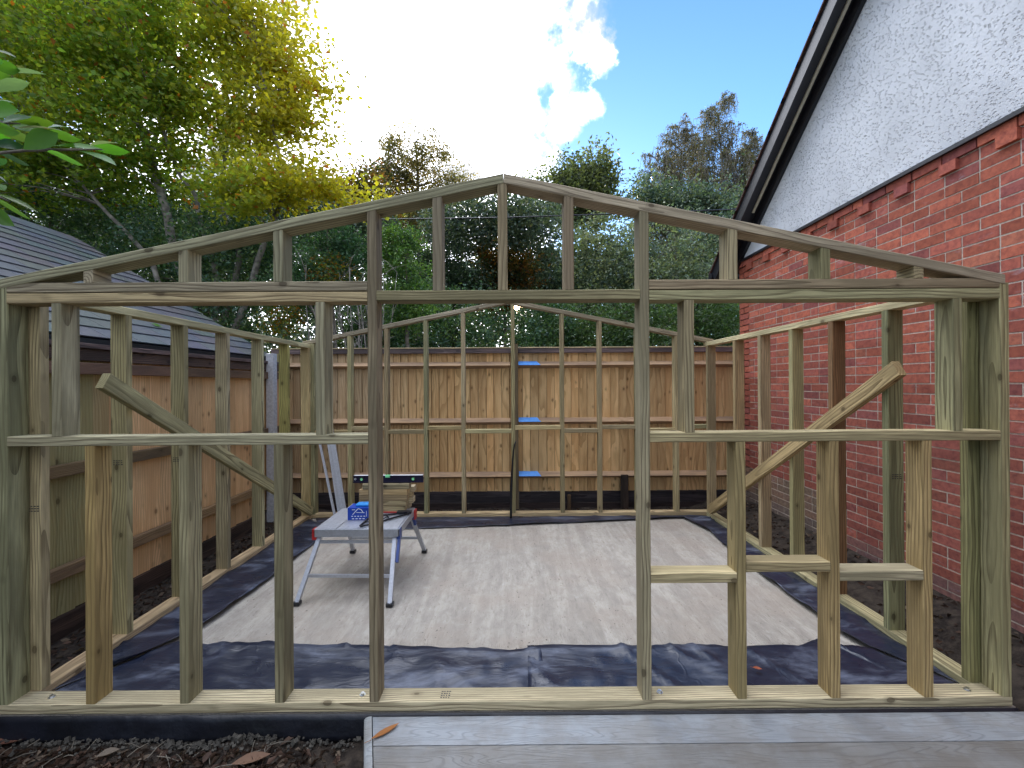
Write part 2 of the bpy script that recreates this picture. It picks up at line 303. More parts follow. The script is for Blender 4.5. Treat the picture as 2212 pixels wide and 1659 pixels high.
# ------------------------------------------------------------------ helpers
def tag(o, label=None, cat=None, group=None, kind=None):
    if label: o['label'] = label
    if cat: o['category'] = cat
    if group: o['group'] = group
    if kind: o['kind'] = kind
    return o
def empty(name, loc=(0, 0, 0)):
    o = bpy.data.objects.new(name, None); o.empty_display_size = .1; o.location = loc; col.objects.link(o); return o
class MB:
    def __init__(s): s.v = []; s.f = []; s.c = []
    def add(s, vs, fs, c=(1, 1, 1)):
        k = len(s.v); s.v += [tuple(p) for p in vs]
        for f in fs: s.f.append(tuple(i + k for i in f)); s.c.append(c)
    def box(s, x0, x1, y0, y1, z0, z1, c=(1, 1, 1), mat=None):
        vs = [Vector((x, y, z)) for z in (z0, z1) for y in (y0, y1) for x in (x0, x1)]
        if mat is not None: vs = [mat @ p for p in vs]
        s.add(vs, [(0, 2, 3, 1), (4, 5, 7, 6), (0, 1, 5, 4), (2, 6, 7, 3), (0, 4, 6, 2), (1, 3, 7, 5)], c)
    def tube(s, pts, rad, sides=6, c=(1, 1, 1), caps=True):
        pts = [Vector(p) for p in pts]; rings = []; k = len(s.v); vs = []
        for i, p in enumerate(pts):
            d = (pts[min(i + 1, len(pts) - 1)] - pts[max(i - 1, 0)])
            if d.length < 1e-6: d = Vector((0, 0, 1))
            d.normalize(); u = d.orthogonal().normalized() if i == 0 else (u - d * u.dot(d)).normalized()
            w_ = d.cross(u); r = rad[i] if isinstance(rad, (list, tuple)) else rad
            vs += [p + (u * math.cos(a) + w_ * math.sin(a)) * r for a in [2 * math.pi * j / sides for j in range(sides)]]
        fs = []
        for i in range(len(pts) - 1):
            for j in range(sides):
                a = i * sides + j; b_ = i * sides + (j + 1) % sides
                fs.append((a, b_, b_ + sides, a + sides))
        if caps: fs.append(tuple(range(sides))[::-1]); fs.append(tuple(range((len(pts) - 1) * sides, len(pts) * sides)))
        s.add(vs, fs, c)
    def build(s, name, mat, parent=None, smooth=False, colattr=False, bevel=0):
        me = bpy.data.meshes.new(name); me.from_pydata(s.v, [], s.f); me.update()
        if colattr:
            a = me.color_attributes.new('Col', 'FLOAT_COLOR', 'CORNER')
            buf = np.ones((len(me.loops), 4), dtype=np.float32)
            cs = np.array(s.c, dtype=np.float32); cnt = np.array([len(f) for f in s.f]); buf[:, :3] = np.repeat(cs, cnt, axis=0)
            a.data.foreach_set('color', buf.ravel())
        me.materials.append(mat)
        if bevel:
            bm = bmesh.new(); bm.from_mesh(me); bmesh.ops.bevel(bm, geom=bm.edges[:], offset=bevel, segments=2, affect='EDGES', profile=.7); bm.to_mesh(me); bm.free()
        if smooth: me.polygons.foreach_set('use_smooth', [True] * len(me.polygons))
        o = bpy.data.objects.new(name, me); col.objects.link(o)
        if parent: o.parent = parent
        return o

def timber(name, parent, p0, p1, side, w, h, tint=(1, 1, 1), mat='pine', shear=(0, 0), ch=.003, wob=.0012):
    """sawn timber from p0 to p1 (its centre line); side = direction of the face width w, h across it. Its grain runs along local x."""
    p0, p1 = Vector(p0), Vector(p1); d = (p1 - p0); Ln = d.length; X = d.normalized(); Y = Vector(side).normalized(); Z = X.cross(Y).normalized()
    prof = []
    a, b_ = w / 2, h / 2
    for sx, sy in ((-1, -1), (1, -1), (1, 1), (-1, 1)):
        A = (sx * (a - ch), sy * b_); B = (sx * a, sy * (b_ - ch))
        prof += [A, B] if sx * sy > 0 else [B, A]
    prof = [(-a + ch, -b_), (a - ch, -b_), (a, -b_ + ch), (a, b_ - ch), (a - ch, b_), (-a + ch, b_), (-a, b_ - ch), (-a, -b_ + ch)]
    n = max(2, int(Ln / .25)); vs = []; rs = random.random() * 100
    for i in range(n + 1):
        x = Ln * i / n - Ln / 2
        wy = (mnoise.noise(Vector((x * 1.7, rs, 0)))) * wob * (0 if i in (0, n) else 1); wz = (mnoise.noise(Vector((x * 1.7, rs, 9)))) * wob * (0 if i in (0, n) else 1)
        for (y, z) in prof:
            sh = 0
            if i == 0: sh = z * shear[0]
            if i == n: sh = z * shear[1]
            vs.append((x + sh, y + wy, z + wz))
    fs = [tuple(range(8))[::-1], tuple(range(n * 8, n * 8 + 8))]
    for i in range(n):
        for j in range(8):
            k = i * 8; fs.append((k + j, k + (j + 1) % 8, k + 8 + (j + 1) % 8, k + 8 + j))
    me = bpy.data.meshes.new(name); me.from_pydata(vs, [], fs); me.update(); me.materials.append(M[mat])
    o = bpy.data.objects.new(name, me); col.objects.link(o)
    m = Matrix((X, Y, Z)).transposed().to_4x4(); m.translation = (p0 + p1) / 2
    o.matrix_world = m
    if parent: o.parent = parent
    v = random.uniform(.78, 1.14); g = random.choice([(1, 1, 1), (.95, 1.0, .90), (1.06, .98, .82), (1.0, .97, .96), (1.05, .94, .86), (.90, .98, .86), (1.1, 1.05, .92), (.86, .84, .80)])
    o.color = (tint[0] * v * g[0], tint[1] * v * g[1], tint[2] * v * g[2], 1)
    return o
T, D = .045, .095
def boxt(name, parent, x0, x1, y0, y1, z0, z1, **k):
    c = Vector(((x0 + x1) / 2, (y0 + y1) / 2, (z0 + z1) / 2)); e = (x1 - x0, y1 - y0, z1 - z0); a = e.index(max(e))
    p0, p1 = c.copy(), c.copy(); p0[a] -= e[a] / 2; p1[a] += e[a] / 2
    s = [(0, 1, 0), (0, 0, 1), (1, 0, 0)][a]; sa = [1, 2, 0][a]; ha = 3 - a - sa
    return timber(name, parent, p0, p1, s, e[sa], e[ha], **k)

# ------------------------------------------------------------------ ground
def grid(name, x0, x1, y0, y1, step, zf, mat, smooth=True):
    nx = max(1, int((x1 - x0) / step)); ny = max(1, int((y1 - y0) / step)); m = MB()
    vs = [(x0 + (x1 - x0) * i / nx, y0 + (y1 - y0) * j / ny) for j in range(ny + 1) for i in range(nx + 1)]
    m.v = [(x, y, zf(x, y)) for x, y in vs]
    m.f = [(j * (nx + 1) + i, j * (nx + 1) + i + 1, (j + 1) * (nx + 1) + i + 1, (j + 1) * (nx + 1) + i) for j in range(ny) for i in range(nx)]
    m.c = [(1, 1, 1)] * len(m.f)
    return m.build(name, mat, smooth=smooth)
def soil_z(x, y):
    n = mnoise.fractal(Vector((x * 3, y * 3, 0)), 1.0, 2.0, 4) * .022
    z = -.115 + n
    if x > 2.36 and y > 1.9: z += .17 * min(1, (x - 2.36) / .5)
    if -3 < x < 3.2 and 2.06 < y < 5.12 and -2.42 < x < 2.36: z = -.25
    return z
def gz(x, y):
    inside = -4 < x < 4 and 0 < y < 6.8
    if inside: return soil_z(x, y)
    return -.12 + .05 * mnoise.noise(Vector((x * .2, y * .2, 0))) + max(0, min(1.5, (y - 8) * .08))
g = MB()
def axis(a, b, fine0, fine1, st):
    out = [a]; x = a
    while x < b:
        if fine0 <= x < fine1: x += st
        else: x += max(st, min(40, min(abs(x - fine0), abs(x - fine1)) * .5 + st * 3))
        if x > fine0 and out[-1] < fine0: x = fine0
        out.append(min(x, b))
    return out
xs = axis(-400, 400, -3.2, 3.4, .035); ys = axis(-60, 700, 1.5, 6.2, .035)
g.v = [(x, y, gz(x, y)) for y in ys for x in xs]; nx = len(xs)
g.f = [(j * nx + i, j * nx + i + 1, (j + 1) * nx + i + 1, (j + 1) * nx + i) for j in range(len(ys) - 1) for i in range(nx - 1)]; g.c = [(1, 1, 1)] * len(g.f)
tag(g.build('ground', M['soil'], smooth=True), kind='structure')

FY = 2.05; BY = FY + D                        # front wall front/back planes
XL, XR = PX(-2, FY), 2.353                    # frame outer faces
LX, RX = XL + D, 2.258                        # side walls' inner faces
KY = 5.05                                     # back wall front plane
m = MB(); m.box(XL - .02, XR + .02, FY + .004, KY + D + .05, -.16, -.004)
slab = m.build('concrete_slab', M['concrete'])
tag(slab, 'brushed pale concrete base slab inside the timber frame', 'floor slab', kind='structure')

# ------------------------------------------------------------------ timber frame
fr = empty('shed_frame', (0, FY, 0)); FR = fr
tag(fr, 'unclad shed frame of pale green treated timber with low gable roofline, standing on the slab', 'timber frame')
fr.location = (0, 0, 0)
def Zf(py, px=1106, Y=FY): return PZ(py, px, Y)
z_pl = .047
e = .002
boxt('base_plate', fr, XL, XR, FY, BY, .001, z_pl, tint=(1.40, 1.38, 1.24))  # pale tint stands in for sky light on the plate's top
apx = PX(1090, FY); apz = PZ(374, 1090, FY); evz = PZ(598, 1106, FY)
def rafter(xe, xa, ya, yb, za, ze, name='rafter'):
    ax = Vector((xa, (ya + yb) / 2, za)); ex = Vector((xe, (ya + yb) / 2, ze)); d = ax - ex; th = math.atan2(d.z, abs(d.x)); t2 = .046 / 2
    off = Vector((0, 0, -t2 / math.cos(th)))
    # ends are cut plumb
    tn = math.tan(th)
    sgn = 1 if xa > xe else -1
    return timber(name, fr, ex + off, ax + off, (0, 1, 0), abs(yb - ya), .046, shear=(tn * sgn, tn * sgn) if False else (tn * (1 if sgn > 0 else -1),) * 2, tint=(1.0, 1.0, 1.0))
ra = rafter(XL, apx, FY - e, BY + e, apz, evz)
rb = rafter(XR - .02, apx + .001, FY - e, BY + e, apz, evz)
def raft_bot(x): 
    t_ = (apx - x) / (apx - XL) if x < apx else (x - apx) / (XR - .02 - apx)
    return apz - (apz - evz) * t_ - .047
# outer posts and door posts
pt = [(-2, 18, 'post'), (2160, 2180, 'post')]
boxt('post', fr, XL, XL + T, FY, BY, z_pl, raft_bot(XL + T) + .008, tint=(.78, .84, .74))
boxt('post', fr, XR - T, XR, FY, BY, z_pl, raft_bot(XR - T) + .004, tint=(.95, .98, .72))
dl0, dl1 = PX(794.5, FY), PX(814.5, FY); dr0, dr1 = PX(1384, FY), PX(1404, FY)
boxt('door_post', fr, dl0, dl1, FY, BY, z_pl, raft_bot(dl1) + .012, tint=(.80, .78, .70))
boxt('door_post', fr, dr0, dr1, FY, BY, z_pl, raft_bot(dr0) + .012, tint=(.90, .90, .80))
zt = PZ(605.5, 1106, FY)
for (a, b_) in ((XL + T, dl0), (dr1, XR - T)):
    boxt('top_plate', fr, a, b_, FY, BY, zt - .046, zt, tint=(.85, .86, .82))
    boxt('top_plate', fr, a, b_, FY, BY, zt - .096, zt - .049, tint=(.95, .96, .82))
zl1 = PZ(626, 1106, FY)
boxt('lintel', fr, dl1, dr0, FY, BY, zl1 - .047, zl1, tint=(.78, .72, .62))
zs = PZ(936.5, 1106, FY)                      # mid rail top
boxt('mid_rail', fr, XL + T, dl0, FY, BY, zs - .046, zs, tint=(.86, .90, .80))
boxt('mid_rail', fr, dr1, XR - T, FY, BY, zs - .046, zs, tint=(.95, .96, .85))
def stud(pa, pb, z0, z1, **k):
    boxt('stud', fr, PX(pa, FY), PX(pa, FY) + T, FY + .0005, BY - .0005, z0, z1, **k)
for pa in (936, 1077, 1221): stud(pa, 0, zl1, raft_bot(PX(pa + 10, FY)) + .012)
for pa in (184, 387.5, 591.5): stud(pa, 0, zt, raft_bot(PX(pa, FY)) + .012)
for pa in (1576, 1777.5, 1979): stud(pa, 0, zt, raft_bot(PX(pa + 21, FY)) + .012, tint=(1.05, 1.02, .85))
for pa in (113.5, 682): stud(pa, 0, zs, zt - .096)
for pa in (1480.5, 2063): stud(pa, 0, zs, zt - .096, tint=(.95, .93, .8))
for i, pa in enumerate((184, 386, 590.5)): stud(pa, 0, z_pl, zs - .046, tint=[(1.1, .98, .68), (.95, 1.0, .82), (.82, .86, .72)][i])
lows = (1590, 1793, 1995)
for pa in lows: stud(pa, 0, z_pl, zs - .046, tint=(1.0, .93, .66))
for i, (a, b_, py) in enumerate(((dr1, PX(1590, FY), 1241.4), (PX(1590, FY) + T, PX(1793, FY), 1219), (PX(1793, FY) + T, PX(1995, FY), 1239.5))):
    z = PZ(py, 1106, FY); boxt('noggin', fr, a, b_, FY + .001, BY - .001, z - .046, z, tint=(1.05, 1.05, .95))
# side walls
SZ = PZ(660, 1106, 2.64)
for (x0, x1, ysl) in ((XL, LX, (BY + .003, 2.627, 3.09, 3.555, 4.05, 4.53, KY - .055)), (RX, XR, (BY + .003, 2.606, 3.055, 3.495, 3.94, 4.385, KY - .055))):
    boxt('base_plate', fr, x0, x1, BY + .001, KY - .001, .001, z_pl, tint=(1.4, 1.33, 1.2))
    boxt('top_plate', fr, x0, x1, BY + .001, KY + .05, SZ - .046, SZ, tint=(1.75, 1.66, 1.5))  # pale tints of both side plates put the light on them into colour
    for i, y in enumerate(ysl):
        tt = random.choice([(1, 1, .9), (.92, .97, .82), (1.05, 1.0, .8)])
        if x0 > 0 and i == 2: tt = (.50, .36, .29)
        if x0 > 0 and i == 0: tt = (.85, .92, .6)
        if x0 < 0 and i == 5: tt = (1.05, 1.0, .55)
        boxt('stud', fr, x0, x1, y, y + T, z_pl, SZ - .046, tint=tt)
# diagonal braces nailed on the inner faces of the side walls
def brace(X, Y0, z0, Y1, z1, tint):
    timber('brace', fr, (X, Y0, z0), (X, Y1, z1), (1, 0, 0), .045, D, tint=tint)
bx = LX + .0235
Yb = -bx * F / (VX - 225); brace(bx, Yb, PZ(822, 225, Yb), 4.98, .10, (1.05, 1.0, .85))
bx = RX - .0235
Yb = bx * F / (1945 - VX); brace(bx, Yb, PZ(795, 1945, Yb), 4.90, .11, (1.15, 1.02, .72))
# back wall
kz = PZ(374, 1090, FY)
KE = KY + D
boxt('base_plate', fr, XL, XR, KY, KE, .001, z_pl, tint=(1.15, 1.05, .85))
def rafter_b(xe, xa):
    return rafter(xe, xa, KY - e, KE + e, PZ(646, 1098, KY), PZ(735, 1106, KY), 'rafter')
kap = PX(1098, KY)
rafter_b(XL, kap); rafter_b(XR, kap + .001)
kza, kze = PZ(646, 1098, KY), PZ(735, 1106, KY)
def kbot(x):
    t_ = (kap - x) / (kap - XL) if x < kap else (x - kap) / (XR - kap)
    return kza - (kza - kze) * t_ - .047
ks = [671, 750.5, 830, 915, 996, 1104, 1210.5, 1292, 1374, 1458.5, 1534.5]
kx = []
for i, p in enumerate(ks):
    x = PX(p, KY) ; kx.append(x)
    boxt('stud', fr, x, x + T, KY, KE - .0005, z_pl, kbot(x + (T if p > 1100 else 0)) + .004, tint=[(.9, .9, .8), (1.05, 1.0, .85), (.85, .8, .65)][i % 3])
for i in range(len(kx) - 1):
    z = PZ(919 if i % 2 == 1 else 926.5, 1106, KY)
    if i == 4: z = PZ(927, 1106, KY)
    if i == 3: z = PZ(920, 1106, KY)
    z = PZ(920 if i in (1, 3, 5, 7, 9) else 927.5, 1106, KY)
    boxt('noggin', fr, kx[i] + T, kx[i + 1], KY + .001, KE - .001, z - .045, z, tint=(1.05, 1.02, .85))
# bolts through the base plate
for (px, py) in ((112, 1490), (780, 1495), (1421, 1486), (2087, 1473)):
    Yq = FY + .05; x = PX(px, Yq)
    b_ = MB(); b_.tube([(x, Yq, z_pl), (x, Yq, z_pl + .002)], .014, 14); b_.tube([(x, Yq, z_pl + .002), (x, Yq, z_pl + .010)], .0095, 6); b_.build('bolt', M['steel'], fr)
# grading stamps printed on the timber
def stamp(x0, x1, y0, y1, z0, z1, n, ax):
    s = MB(); r = random.Random(int(abs(x0 * 997 + z0 * 31)))
    for i in range(n):
        for j in range(4):
            u0 = (j + .08) / 4; u1 = (j + r.uniform(.55, .9)) / 4; v0 = (i + .15) / n; v1 = (i + .6) / n
            if ax == 'z': s.box(x0 + (x1 - x0) * u0, x0 + (x1 - x0) * u1, y0 + (y1 - y0) * v0, y0 + (y1 - y0) * v1, z0, z1)
            else: s.box(x0 + (x1 - x0) * u0, x0 + (x1 - x0) * u1, y0, y1, z0 + (z1 - z0) * v0, z0 + (z1 - z0) * v1)
    s.build('ink_stamp', M['ink'], fr)
M['ink'] = simple('ink_print', (.06, .055, .05), .8, var=.1)
stamp(PX(948, 2.09), PX(970, 2.09), FY + .02, FY + .075, z_pl - .001, z_pl + .0008, 4, 'z')
for (yy, xx0, zz) in ((2.627, XL + .015, 1.06), (3.09, XL + .015, 1.0), (BY + .003, XL + .03, .92), (2.606, RX + .02, .95), (3.495, RX + .02, 1.02)):
    stamp(xx0, xx0 + .06, yy - .0008, yy + .001, zz, zz + .035, 3, 'y')

# ------------------------------------------------------------------ membrane sheets
def sheet(name, poly_outer, poly_inner, label, zb=.006, amp=.012, seed=0, nu=90, nv=12, lift=.02):
    """strip between an outer straight run and the inner wavy edge; both are lists of (x, y), resampled"""
    def res(pl, n):
        pl = [Vector((*p, 0)) if len(p) == 2 else Vector(p) for p in pl]; ds = [0]
        for a, b_ in zip(pl, pl[1:]): ds.append(ds[-1] + (b_ - a).length)
        out = []
        for i in range(n + 1):
            s_ = ds[-1] * i / n; k = 0
            while k < len(ds) - 2 and ds[k + 1] < s_: k += 1
            t_ = (s_ - ds[k]) / max(1e-6, ds[k + 1] - ds[k]); out.append(pl[k].lerp(pl[k + 1], t_))
        return out
    A, B = res(poly_outer, nu), res(poly_inner, nu); m = MB()
    for j in range(nv + 1):
        for i in range(nu + 1):
            p = A[i].lerp(B[i], j / nv)
            q = Vector((p.x * 2.2 + seed, p.y * 2.2, seed))
            n = mnoise.noise(q) * amp + abs(mnoise.noise(Vector((p.x * 9 + seed * 3, p.y * 6, 2)))) * amp * .9
            ridge = max(0, 1 - abs(mnoise.noise(Vector((p.x * 3.1 + p.y * 2 + seed, p.y * 1.1, 5)))) * 12) * amp * .9
            z = zb + max(0, n) + ridge + p.z + lift * max(0, (j / nv - .82) / .18) * (0.5 + mnoise.noise(Vector((p.x * 2.5, p.y * 2.5, seed + 7))))
            m.v.append((p.x + (mnoise.noise(q * 3) * .012 if j == nv else 0), p.y + (mnoise.noise(q * 3 + Vector((9, 0, 0))) * .012 if j == nv else 0), max(zb - .002, z)))
    for j in range(nv):
        for i in range(nu):
            a = j * (nu + 1) + i; m.f.append((a, a + 1, a + nu + 2, a + nu + 1)); m.c.append((1, 1, 1))
    o = m.build(name, M['dpm'], smooth=True)
    s = o.modifiers.new('thick', 'SOLIDIFY'); s.thickness = .0015
    return tag(o, label, 'plastic sheet', 'black damp proof sheets laid round the slab edge')
def G(px, py):                                # measured point on the slab
    Y = CZ * F / (py + ROLL * (px - CX) - HY); return (PX(px, Y), Y)
lin = [G(215, 1452), G(300, 1425), G(438, 1355), G(481, 1327), G(589, 1247), G(634, 1209), G(690, 1165), G(715, 1140)]
lout = [(LX + .002, BY + .05), (LX + .002, 4.98)]
sheet('plastic_sheet', lout, lin, 'black plastic sheet strip along the left wall base, beside the fence side', zb=.008, seed=3, lift=.035)
rin = [G(1467, 1118), G(1532, 1150), G(1566, 1183), G(1634, 1239), G(1705, 1292), G(1765, 1337), G(1817, 1376), G(1880, 1408), G(1990, 1445)]
sheet('plastic_sheet', [(RX - .002, 4.98), (RX - .002, BY + .05)], rin, 'black plastic sheet strip along the right wall base, nearest the brick house', zb=.009, seed=11, lift=.035)
sheet('plastic_sheet', [(LX + .05, KY - .002), (RX - .05, KY - .002)], [G(690, 1158), G(860, 1144), G(1104, 1136), G(1366, 1125), G(1500, 1119), G(1545, 1122)], 'dark plastic sheet strip at the foot of the far rear wall', zb=.004, seed=5, amp=.008)
sheet('plastic_sheet', [(LX + .02, BY + .001), (PX(1180, BY), BY + .001)], [G(330, 1410), G(390, 1393), G(438, 1402), G(577, 1397), G(691, 1401), G(867, 1400), G(969, 1406), G(1085, 1412), G(1165, 1416)], 'black plastic sheet inside the front plate, left of the overlap in the doorway', zb=.016, seed=8, amp=.016)
sheet('plastic_sheet', [(PX(1137, BY), BY + .001), (RX - .02, BY + .001)], [G(1137, 1405), G(1180, 1402), G(1310, 1406), G(1377, 1412), G(1521, 1406), G(1620, 1408), G(1720, 1408), G(1765, 1391), G(1817, 1406), G(1880, 1412)], 'black plastic sheet inside the front plate, lapped on top, right of the doorway middle', zb=.022, seed=14, amp=.016)
# skirt of the same film hanging down the slab's front face
m = MB(); nu = 160
for j, zz in enumerate((-.003, -.03, -.06, -.095, -.12)):
    for i in range(nu + 1):
        x = XL - .02 + (XR - XL + .04) * i / nu
        m.v.append((x, FY - .004 - (.012 * abs(mnoise.noise(Vector((x * 7, zz * 14, 3)))) + .004 * j if j else 0), zz + (.004 * mnoise.noise(Vector((x * 5, 0, 0))) if j == 4 else 0)))
for j in range(4):
    for i in range(nu): a = j * (nu + 1) + i; m.f.append((a, a + 1, a + nu + 2, a + nu + 1)); m.c.append((1, 1, 1))
o = m.build('plastic_skirt', M['film'], smooth=True); o.modifiers.new('t', 'SOLIDIFY').thickness = .002
tag(o, 'black plastic film hanging down the front edge of the slab below the base plate', 'plastic sheet')

# ------------------------------------------------------------------ decking in front, right
dz = PZ(1548, 800, 2.025) ; DZ = dz
dk = empty('decking', (0, 0, 0)); tag(dk, 'grey composite decking edge with embossed wood grain in the right foreground', 'decking')
ex = lambda y: -.648 + (2.025 - y) * .33
y1 = 2.028; wdt = .166
for k in range(4):
    y0 = y1 - wdt + .004
    m = MB(); vs = [(ex(y0), y0, DZ - .024), (4.2, y0, DZ - .024), (4.2, y1, DZ - .024), (ex(y1), y1, DZ - .024)]
    vs += [(a, b_, DZ) for a, b_, c in vs]
    m.add(vs, [(3, 2, 1, 0), (4, 5, 6, 7), (0, 1, 5, 4), (1, 2, 6, 5), (2, 3, 7, 6), (3, 0, 4, 7)])
    ob_ = m.build('board', M['deck'], dk, bevel=.003); y1 -= wdt; ob_.color = ((.86, .87, .90, 1), (.64, .60, .56, 1), (.8, .78, .75, 1), (.8, .8, .8, 1))[k]
m = MB(); steps = 8; sec = []
for i in range(steps + 1):
    a = math.pi / 2 * i / steps; sec.append((-.036 * math.sin(a), .022 * (math.cos(a) - 1)))
sec = [(.0, 0), ] + sec[1:] + [(-.036, -.14), (0, -.14)]
ya, yb = 2.03, 1.36; n = len(sec); vs = []
for yy in (ya, (ya + yb) / 2, yb):
    for (sx, sz) in sec: vs.append((ex(yy) - .004 + sx , yy, DZ + sz + .001))
fs = [tuple(range(n)), tuple(range(2 * n, 3 * n))[::-1]] + [(i + k * n, i + (k + 1) * n, (i + 1) % n + (k + 1) * n, (i + 1) % n + k * n) for i in range(n) for k in (0, 1)]
m.add(vs, fs); m.build('edge_trim', M['deck'], dk)
m = MB(); m.box(-.5, 4.1, 1.99, 2.015, DZ - .14, DZ - .026); m.box(-.45, 4.1, 1.5, 1.54, DZ - .14, DZ - .026); m.build('joist', M['weathered'], dk)

# ------------------------------------------------------------------ leaves helper
def leaf_mesh(name, C, size, cols, mat, parent=None, aspect=.5, flat=0.0, seed=1, droop=0.0, fold=.15):
    """many small leaves, each two folded quads round its midrib; C (n,3) centres, cols (n,3)"""
    rg = np.random.default_rng(seed)
    W0 = C + (np.array(parent.location) if parent else 0); dd_ = W0 - np.array([0, 0, CZ]); cs_ = (dd_ @ np.array(sd)) / np.linalg.norm(dd_, axis=1)
    kp = cs_ < math.cos(.0095) ; C = C[kp]; cols = cols[kp]; n = len(C)          # the chink in the foliage where the sun breaks through
    d = rg.normal(size=(n, 3)); d[:, 2] = d[:, 2] * (1 - flat) - droop; d /= np.linalg.norm(d, axis=1)[:, None]
    r = rg.normal(size=(n, 3)); r[:, 2] *= (1 - flat * .8)
    s = np.cross(d, r); s /= np.linalg.norm(s, axis=1)[:, None] + 1e-9
    if flat > 0:                                     # more level blades
        up = np.cross(s, d); 
    up = np.cross(s, d)
    L_ = (size * rg.uniform(.65, 1.3, n))[:, None]; W_ = L_ * aspect * .5
    b0 = C - d * L_ / 2; b3 = C + d * L_ / 2
    q1 = C - d * L_ * .12 + s * W_ + up * L_ * fold; q2 = C - d * L_ * .12 - s * W_ + up * L_ * fold
    V = np.stack([b0, q1, b3, q2], 1).reshape(-1, 3)
    idx = np.arange(n)[:, None] * 4
    Fq = np.concatenate([idx + np.array([[0, 1, 2]]), idx + np.array([[0, 2, 3]])], 1).reshape(-1, 3)
    me = bpy.data.meshes.new(name); me.vertices.add(len(V)); me.vertices.foreach_set('co', V.astype(np.float32).ravel())
    me.loops.add(Fq.size); me.loops.foreach_set('vertex_index', Fq.ravel().astype(np.int32))
    me.polygons.add(len(Fq)); me.polygons.foreach_set('loop_start', np.arange(0, Fq.size, 3, dtype=np.int32)); me.polygons.foreach_set('loop_total', np.full(len(Fq), 3, dtype=np.int32))
    me.update(calc_edges=True)
    a = me.color_attributes.new('Col', 'FLOAT_COLOR', 'POINT'); buf = np.ones((len(V), 4), np.float32); buf[:, :3] = np.repeat(cols, 4, axis=0); a.data.foreach_set('color', buf.ravel())
    me.materials.append(mat); o = bpy.data.objects.new(name, me); col.objects.link(o)
    if parent: o.parent = parent
    return o
def sample_blobs(blobs, n, rg, bias=.45):
    vol = np.array([b[1][0] * b[1][1] * b[1][2] for b in blobs]) ** .75; k = rg.choice(len(blobs), n, p=vol / vol.sum())
    u = rg.normal(size=(n, 3)); u /= np.linalg.norm(u, axis=1)[:, None]; r = rg.uniform(0, 1, n) ** bias
    c = np.array([tuple(b[0]) for b in blobs])[k]; rr = np.array([b[1] for b in blobs])[k]
    return c + u * r[:, None] * rr
def tree(name, label, cat, trunks, blobs, ncl, nleaf, lsize, palette, mat='leaf', clr=.3, seed=1, aspect=.5, flat=.3, bark='bark', limbs=30, limb_r=.02, group=None, colfun=None, droop=0.0, keep=None, clz=.6, strays=0):
    rg = np.random.default_rng(seed); rnd = random.Random(seed)
    base = trunks[0][0][0]; root = empty(name, base); inv = Vector(base)
    tag(root, label, cat, group)
    for i, (pts, rad) in enumerate(trunks):
        m = MB(); P = [Vector(p) for p in pts]; Q = []; RR = []
        for a in range(len(P) - 1):
            for k in range(6):
                t_ = k / 6; p = P[a].lerp(P[a + 1], t_) + Vector((mnoise.noise(Vector((seed + a, t_ * 2, i))), mnoise.noise(Vector((seed + a + 9, t_ * 2, i))), 0)) * rad * 1.2 * (1 if (a or k) else 0)
                Q.append(p); f_ = (a + t_) / (len(P) - 1); RR.append(rad * (1 - .75 * f_))
        Q.append(P[-1]); RR.append(rad * .22)
        m.tube([q - inv for q in Q], RR, 8)
        m.build('trunk', M[bark], root, smooth=True); trunks[i] = (Q, rad)
    cl = sample_blobs(blobs, ncl, rg)
    if keep is not None: cl = cl[[keep(c) for c in cl]]
    allq = [q for (Q, r_) in trunks for q in Q[len(Q) // 4:]]
    m = MB()
    for c in [cl[i] for i in rg.choice(len(cl), min(limbs, len(cl)), replace=False)]:
        c = Vector(c); s = min(allq, key=lambda q: (q - c).length + max(0, q.z - c.z + .2) * 1.5)
        mid = s.lerp(c, .5) + Vector((rnd.uniform(-.1, .1), rnd.uniform(-.1, .1), rnd.uniform(-.05, .2))) * (c - s).length * .6
        pts = [s, s.lerp(mid, .5) + Vector((0, 0, .02)), mid, mid.lerp(c, .6), c]
        m.tube([q - inv for q in pts], [limb_r, limb_r * .8, limb_r * .55, limb_r * .35, limb_r * .15], 5)
    if m.v: m.build('branches', M[bark], root, smooth=True)
    per = nleaf // len(cl)
    k = np.repeat(np.arange(len(cl)), per)
    sz = rg.uniform(.5, 1.4, len(cl))[k][:, None]
    off = rg.normal(size=(len(k), 3)) * clr * sz * np.array([1, 1, clz]) * .5
    C = cl[k] + off
    pal = np.array(palette); ci = rg.choice(len(pal), len(cl))[k]; mixr = rg.uniform(size=len(k)) < .3; ci = np.where(mixr, rg.choice(len(pal), len(k)), ci)
    cols = pal[ci] * rg.uniform(.6, 1.5, len(k))[:, None] * (1.65 if mat == 'darkleaf' else 1.1)
    if colfun is not None: cols = colfun(C, cols, rg)
    leaf_mesh('crown', C - np.array(inv), lsize, cols, M[mat], root, aspect, flat, seed, droop)
    return root
def blob(px, py, Y, rx, rz, ry=None):         # an ellipsoid of foliage: measured centre, radii in measuring units
    s = Y / F; return (at(px, py, Y), (rx * s, (ry if ry else rx * .7) * s, rz * s))

